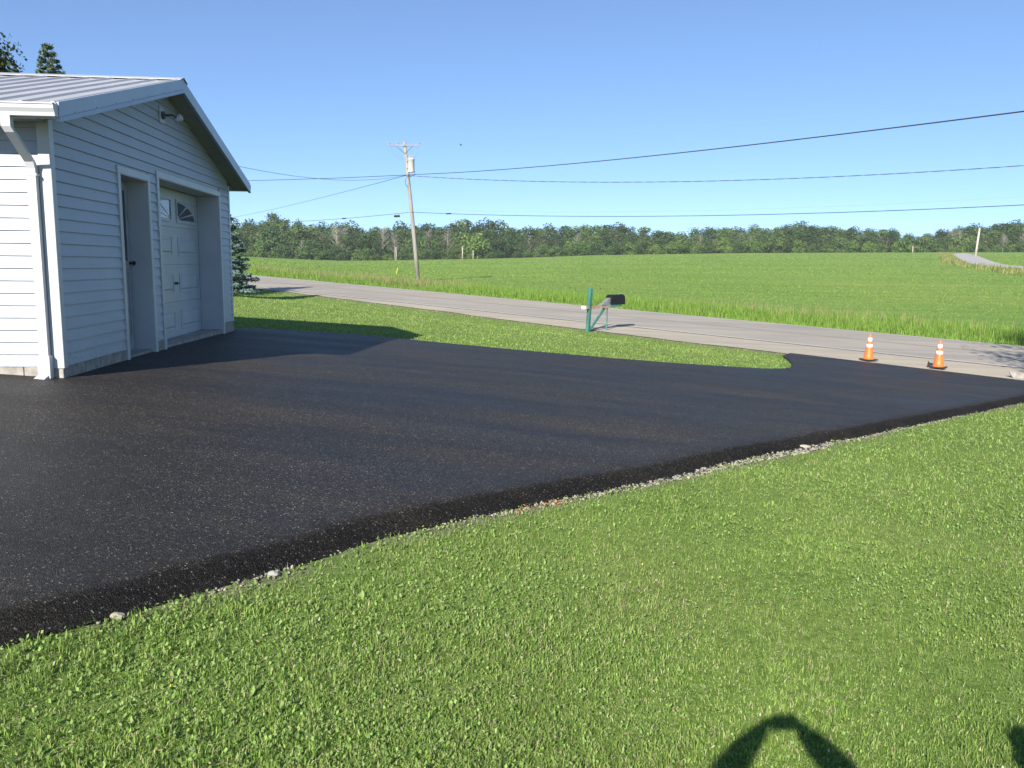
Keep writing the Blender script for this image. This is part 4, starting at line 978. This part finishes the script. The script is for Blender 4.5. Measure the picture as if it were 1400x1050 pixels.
TOPY = [303, 300, 297, 296, 291, 297, 301, 305, 308, 304, 306, 303, 302, 304, 307, 309, 307, 307, 313, 315, 309, 311, 308, 306, 304, 308, 311, 312, 319, 324, 316, 309, 308, 303, 299, 292]
def hz_at(px): return 362 + ROLL * (px - 700)
LBL = {'dark': ('tree', 'dark green broadleaf tree in the back rows of the wood beyond the field', 'dark trees of the wood'),
       'mid': ('tree', 'mid green broadleaf tree in the middle of the wood beyond the field', 'mid green trees of the wood'),
       'bush': ('bush', 'low rounded bush along the foot of the wood at the field edge', 'bushes along the field edge'),
       'pale': ('tree', 'thin olive-brown tree with sparse leaves in the wood beyond the field', 'sparse olive trees of the wood'),
       'dead': ('bare tree', 'leafless grey tree standing among the green trees of the far wood', 'bare trees in the far wood')}
NM = {'dark': 'broadleaf_tree', 'mid': 'broadleaf_tree', 'bush': 'bush', 'pale': 'sparse_tree', 'dead': 'bare_tree'}
def wood_tree(kind, px, yy, h, wsc=1.0):
    x = (px - 700) / F * yy; cat_, lab, grp = LBL[kind]; rz = random.uniform(0, 6.28)
    t = empty(NM[kind], (x, yy, Gf(x, yy)), rz, label=lab, cat=cat_, group=grp)
    if kind == 'dead':
        o = link('branches', random.choice(deads), t); s = h / 10; o.scale = (s * wsc, s * wsc, s); return
    base_h = {'dark': 13, 'mid': 12, 'bush': 5, 'pale': 11}[kind]; s = h / base_h; ws = s ** .6 * wsc
    o = link('crown', random.choice(crowns[kind]), t); o.scale = (ws, ws, s)
    if kind != 'bush':
        o = link('trunk', random.choice(trunks), t); o.scale = (1, 1, s * (base_h - 1) / 11)
rnd = random.Random(5)
for row, (yy0, kinds, hf, step, jit) in enumerate([(372, ('dark', 'dark', 'mid'), 1.0, 17.0, 5), (358, ('dark', 'mid', 'mid', 'dark'), .93, 17.5, 6), (345, ('mid', 'dark', 'mid', 'pale'), .82, 20, 8), (336, ('mid', 'mid', 'bush', 'dark', 'pale'), .66, 24, 9)]):
    px = 262 + rnd.uniform(0, 15)
    while px < 1480:
        yy = yy0 + rnd.uniform(-4, 4); x = (px - 700) / F * yy; zg = Gf(x, yy) - EYE
        yt = np.interp(px, TOPX, TOPY); top = (hz_at(px) - yt) / F * yy - zg
        h = top * hf * (rnd.uniform(.82, 1.04) if row < 2 else rnd.uniform(.75, 1.08))
        wood_tree(rnd.choice(kinds), px, yy, max(3.5, h), rnd.uniform(.85, 1.5)); px += step + rnd.uniform(-jit, jit)
px = 300
while px < 1460:
    yy = 329 + rnd.uniform(-3, 2); wood_tree('bush', px, yy, rnd.uniform(2.6, 6.5), rnd.uniform(.75, 1.15)); px += rnd.uniform(9, 24)
for px, yy, h in ((463, 333, 12.5), (470, 338, 12), (585, 334, 11), (612, 336, 11.5), (524, 340, 12), (540, 332, 10), (415, 332, 7), (720, 334, 7.5), (785, 336, 8), (952, 330, 7), (1005, 330, 5.5), (1018, 330, 6), (1300, 330, 8), (1360, 330, 7), (1385, 332, 7), (1290, 336, 9)):
    wood_tree('dead', px, yy, h, rnd.uniform(.8, 1.15))
for px, yt, yb, lab in ((631, 338, 355.5, 'tallest pale bare trunk standing in front of the bushes right of the leaning pole'), (645.5, 343, 355, 'shorter pale bare trunk just right of the tallest one at the field edge'), (541.5, 327, 345, 'pale bare trunk among the trees directly left of the leaning pole'), (1238.5, 338, 346.5, 'thin pale stick at the field edge under the gap in the wood')):
    yy = 322; x = (px - 700) / F * yy; z = Gf(x, yy); h = (yb - yt) / F * yy
    MB().tube([(0, 0, -.5), (.1, 0, h * .5), (0, 0, h)], [.20, .17, .12], 7).build('dead_trunk', M['snag'], None, True, loc=(x, yy, z), label=lab, cat='dead trunk')

# spruces
def spruce(name, loc, H, RB, nwh, seed, cols, label, dens=1.0, z0=.15, size=.10):
    rs = np.random.default_rng(seed); t = empty(name, loc, rs.uniform(0, 6), label=label, cat='spruce')
    MB().tube([(0, 0, -.3), (.01 * H, 0, H * .5), (0, 0, H)], [.018 * H + .03, .012 * H, .012], 8).build('trunk', M['bark'], t, True)
    br = MB(); P = []; T = []
    for i in range(nwh):
        f = (i / nwh); z = z0 + (H - z0) * f ** 1.0 + rs.uniform(-.05, .05); R_ = RB * (1 - f) ** .85 * rs.uniform(.82, 1.1) + .05; nb = int(9 - 4 * f)
        ph = rs.uniform(0, 6.28)
        for b in range(nb):
            a = ph + 6.283 * b / nb + rs.uniform(-.25, .25); L_ = R_ * rs.uniform(.72, 1.1); dz = L_ * rs.uniform(.02, .28) - (.12 * L_ if f < .3 else 0)
            e = Vector((math.cos(a) * L_, math.sin(a) * L_, z + dz)); b0 = Vector((0, 0, z)); br.tube([b0, b0.lerp(e, .5) + Vector((0, 0, -.04 * L_)), e], [.014 + .01 * L_, .01, .004], 4)
            k = int((34 + 90 * L_) * dens); tt_ = rs.uniform(.18, 1.0, k) ** .75; side_ = rs.normal(0, .16, k) * L_ * (1.15 - tt_); dirn = np.array([math.cos(a), math.sin(a)]); per = np.array([-dirn[1], dirn[0]])
            q = np.stack([dirn[0] * L_ * tt_ + per[0] * side_, dirn[1] * L_ * tt_ + per[1] * side_, z + dz * tt_ - .04 * L_ * np.sin(tt_ * 3.14) + rs.normal(0, .03, k)], 1)
            P.append(q); T.append(cols[rs.integers(0, len(cols), k)] * rs.uniform(.7, 1.3, k)[:, None])
    br.build('branches', M['bark'], t)
    P = np.concatenate(P); T = np.concatenate(T); k = len(P); u = rs.normal(0, 1, (k, 3)); u[:, 2] = np.abs(u[:, 2]) * .5; u /= np.linalg.norm(u, axis=1)[:, None]; v = np.cross(u, rs.normal(0, 1, (k, 3))); v /= np.linalg.norm(v, axis=1)[:, None]
    s = (size * rs.uniform(.6, 1.4, k) / 2)[:, None]
    V = np.stack([P - u * s, P - v * s * .32, P + u * s, P + v * s * .32], 1).reshape(-1, 3)
    link('needles', raw_mesh('needles', V, np.arange(k * 4), np.arange(k) * 4, np.full(k, 4), M['needle'], np.repeat(T, 4, axis=0)), t)
    return t
BL = np.array([[.14, .21, .19], [.19, .27, .25], [.09, .15, .12]]); BG = np.array([[.13, .19, .15], [.17, .24, .20], [.08, .12, .07]])
sy = 33.0; sxx = (312 - 700) / F * sy
spruce('blue_spruce', (sxx, sy, Gf(sxx, sy)), 3.5, 1.22, 17, 3, BL, 'small blue spruce beside the road behind the far corner of the garage', 1.7, .3, .14)
sy = 30.0; sxx = -16.2
spruce('blue_spruce', (sxx, sy, Gf(sxx, sy)), 7.45 - (Gf(sxx, sy) - EYE), 2.5, 34, 9, BG, 'tall blue spruce whose top shows above the garage roof', 1.5, 1.5, .17)
def big_tree(loc, H, Wd, z0, seed, cols, label, ncl=60, per=150, size=.17, name='broadleaf_tree'):
    t = empty(name, loc, label=label, cat='tree')
    link('trunk', trunk_mesh('trunk', seed, H * .93, .035 * H * .6, M['bark'], 12, .4), t)
    link('crown', crown_mesh('crown', seed + 1, Wd, H, z0, ncl, per, size, cols), t); return t
sy = 27.0; sxx = -16.9
big_tree((sxx, sy, Gf(sxx, sy)), 7.25 - (Gf(sxx, sy) - EYE), 4.3, 1.5, 41, DK * np.array([.9, .72, .7]), 'dark green tree showing above the left end of the garage roof', 100, 200, .13)
big_tree((12.4, 9.9, Gf(12.4, 9.9)), 13.0, 6.6, 2.2, 51, MD, 'leafy tree on the lawn right of the driveway, beyond the right edge of the photo')

# small bird over the field
bp = ray(630, 198.5) * 60; bp = (bp[0], bp[1], bp[2] + EYE)
m = MB(); m.tube([(-.16, 0, 0), (-.08, 0, .01), (.04, 0, .02), (.12, 0, .03), (.17, 0, .03)], [.01, .035, .045, .03, .008], 6)
bd = m.build('bird', M['rubber'], None, True, label='tiny dark bird flying in the blue sky right of the pole', cat='bird')
bd.location = bp; bd.scale = (.65, .65, .65)
for s in (-1, 1): MB().add([(.08, 0, .03), (-.04, 0, .03), (-.05, s * .18, .12), (.03, s * .20, .13), (.07, 0, .022), (-.03, 0, .022), (-.05, s * .18, .112), (.03, s * .20, .122)], [(0, 1, 2, 3), (7, 6, 5, 4), (0, 4, 5, 1), (2, 6, 7, 3), (1, 5, 6, 2), (3, 7, 4, 0)]).build('wing', M['rubber'], bd)

# ------------------------------------------------------------------ the two people whose shadows fall on the lawn
def person(loc, rz, label, joints, edges, radii, clothes, head):
    t = empty('person', loc, rz, label=label, cat='person')
    def skin(name, jn, ed, mat, sub=2, root=None):
        me = bpy.data.meshes.new(name); ks = list(jn); me.from_pydata([joints[k] for k in ks], [], [(ks.index(a), ks.index(b)) for a, b in ed]); me.materials.append(mat)
        o = link(name, me, t); md_ = o.modifiers.new('skin', 'SKIN'); md_.use_smooth_shade = True
        sk = me.skin_vertices[0].data if me.skin_vertices else None
        if sk is None:
            bm = bmesh.new(); bm.from_mesh(me); bm.verts.layers.skin.verify(); bm.to_mesh(me); bm.free(); sk = me.skin_vertices[0].data
        for i, k in enumerate(ks): sk[i].radius = (radii[k] * (1.0 if name == 'body' else 1.14),) * 2; sk[i].use_root = (k == (root or ks[0]))
        o.modifiers.new('sub', 'SUBSURF').levels = sub; o.modifiers['sub'].render_levels = sub
        return o
    skin('body', list(joints), edges, M['skin'], 2, 'pelvis')
    for nm, mat, sel in clothes:
        ed = [e for e in edges if e[0] in sel and e[1] in sel]; skin(nm, [k for k in joints if k in sel], ed, mat, 2, sel[0])
    hx, hy, hz_ = head
    bm = bmesh.new(); bmesh.ops.create_uvsphere(bm, u_segments=20, v_segments=14, radius=1)
    for v in bm.verts: v.co = Vector((v.co.x * .082, v.co.y * .098, v.co.z * .105 + .012)) + Vector((0, -.012, 0))
    for v in [v for v in bm.verts if v.co.y > .03 and v.co.z < .05]: v.co.y -= .03
    me = bpy.data.meshes.new('hair'); bm.to_mesh(me); bm.free(); me.materials.append(M['hair']); link('hair', me, t, (hx, hy, hz_ + .02))
    nose = MB().hexa([(-.014, .075, -.035), (.014, .075, -.035), (.010, .112, -.03), (-.010, .112, -.03), (-.008, .075, .02), (.008, .075, .02), (.006, .088, .018), (-.006, .088, .018)]).build('nose', M['skin'], t, bevel=.003); nose.location = (hx, hy, hz_)
    for s in (-1, 1):
        MB().lathe([(.001, -.01), (.011, -.004), (.011, .004), (.001, .01)], 10).build('eye', M['black_metal'], t, True, loc=(hx + s * .032, hy + .088, hz_ + .02))
        MB().lathe([(.001, -.03), (.014, -.018), (.016, .012), (.001, .03)], 10).build('ear', M['skin'], t, True, loc=(hx + s * .085, hy, hz_))
    MB().box(-.026, .026, .088, .094, -.058, -.048).build('mouth', M['shirt'], t, bevel=.002, loc=(hx, hy, hz_))
    return t
def figure(Hs, arms, hy):
    k = Hs / 1.75; J = {}; Rr = {}
    def j(n, x, y, z, r): J[n] = (x * k, y * k, z * k); Rr[n] = r * k
    j('pelvis', 0, 0, .95, .135); j('waist', 0, 0, 1.08, .125); j('chest', 0, .0, 1.28, .145); j('collar', 0, 0, 1.42, .10); j('neck', 0, .01, 1.50, .055); j('skull', 0, hy + .02, 1.585, .082); j('crown', 0, hy, 1.66, .080)
    E_ = [('pelvis', 'waist'), ('waist', 'chest'), ('chest', 'collar'), ('collar', 'neck'), ('neck', 'skull'), ('skull', 'crown')]
    for s, n in ((-1, 'l'), (1, 'r')):
        j('hip' + n, s * .10, 0, .90, .098); j('knee' + n, s * .12, .02, .48, .060); j('ankle' + n, s * .13, 0, .09, .042); j('toe' + n, s * .15, .15, .035, .035)
        j('shoulder' + n, s * .18, 0, 1.41, .062)
        e, w_, hnd = arms(s); j('elbow' + n, *e, 0.092 if e[2] > 1.5 else .048); j('wrist' + n, *w_, .066 if e[2] > 1.5 else .032); j('hand' + n, *hnd, .050 if e[2] > 1.5 else .036)
        E_ += [('pelvis', 'hip' + n), ('hip' + n, 'knee' + n), ('knee' + n, 'ankle' + n), ('ankle' + n, 'toe' + n), ('collar', 'shoulder' + n), ('shoulder' + n, 'elbow' + n), ('elbow' + n, 'wrist' + n), ('wrist' + n, 'hand' + n)]
        hp = Vector(hnd); fd = (Vector(hnd) - Vector(w_)).normalized(); sd_ = Vector((0, 0, 1)) if abs(fd.z) < .8 else Vector((0, 1, 0))
        for q, (o_, ln) in enumerate(((-.026, .062), (-.009, .072), (.009, .068), (.026, .052))):
            b = hp + sd_ * o_ + fd * .03; m_ = b + fd * ln * .5; t_ = m_ + (fd * .4 - Vector((s, 0, 0)) * .75).normalized() * ln * .5
            j(f'f{q}a' + n, *m_, .009); j(f'f{q}b' + n, *t_, .0075); E_ += [('hand' + n, f'f{q}a' + n), (f'f{q}a' + n, f'f{q}b' + n)]
        th = hp - sd_ * .03 - Vector((s, 0, 0)) * .03; j('tha' + n, *th, .011); j('thb' + n, *(th + fd * .03), .009); E_ += [('hand' + n, 'tha' + n), ('tha' + n, 'thb' + n)]
    return J, E_, Rr
def clothes(): return [('shirt', M['shirt'], ['chest', 'waist', 'collar', 'shoulderl', 'shoulderr', 'elbowl', 'elbowr', 'wristl', 'wristr']), ('trousers', M['denim'], ['pelvis', 'waist', 'hipl', 'hipr', 'kneel', 'kneer', 'anklel', 'ankler']), ('shoe', M['shoe'], ['anklel', 'toel']), ('shoe', M['shoe'], ['ankler', 'toer'])]
# photographer: arms raised, camera held out above the head
kk_ = 1.62 / 1.75; PY = -.30
def arms_up(s): return ((s * .33, .12, 1.64), (s * .19, .25, 1.865), (s * .115, .272, 1.93))
J, E_, Rr = figure(1.62, arms_up, .0)
person((0, PY, Gf(0, PY)), 0, 'person in grey shirt and jeans holding up a camera, casting the looped shadow', J, E_, Rr, clothes(), (0, .0, 1.60 * kk_))
cz = EYE
cb = link('compact_camera', MB().box(-.055, .055, -.075, -.045, -.035, .032).mesh('compact_camera', M['dark_metal'], bevel=.004), None, (0, 0, cz), label='small dark compact camera held in raised hands', cat='camera')
MB().lathe([(.001, 0), (.024, 0), (.024, .012), (.001, .012)], 16).build('lens', M['black_metal'], cb); cb.children[0].rotation_euler = (R(-90), 0, 0); cb.children[0].location = (.01, -.045, 0)
MB().box(.02, .035, -.068, -.054, .032, .038).build('shutter_button', M['grey_sheet'], cb)
# companion standing to the right
J, E_, Rr = figure(1.74, lambda s: ((s * .23, -.02, 1.13), (s * .25, .06, .88), (s * .25, .08, .80)), .0)
person((1.17, .28, Gf(1.17, .28)), R(5), 'second person, arms down, whose shadow edges the lower right corner', J, E_, Rr, clothes(), (0, .0, 1.60 * 1.74 / 1.75))

# ------------------------------------------------------------------ thin summer haze
hx0, hx1, hy0, hy1 = float(ax[0]) - 5, float(ax[-1]) + 5, float(ay[0]) - 5, float(ay[-1]) + 5
hz = MB().box(hx0, hx1, hy0, hy1, float(Zg.min()) - 1, float(max(Zg.max(), 30)) + 12)
mh = bpy.data.materials.new('haze_air'); mh.use_nodes = True; nt = mh.node_tree; nt.nodes.clear()
pv_ = nt.nodes.new('ShaderNodeVolumePrincipled'); pv_.inputs['Color'].default_value = (.86, .92, 1, 1); pv_.inputs['Density'].default_value = .00020; pv_.inputs['Anisotropy'].default_value = .0
ho = nt.nodes.new('ShaderNodeOutputMaterial'); nt.links.new(pv_.outputs[0], ho.inputs['Volume'])
hz.build('haze', mh, None, kind='stuff', label='thin pale summer haze')
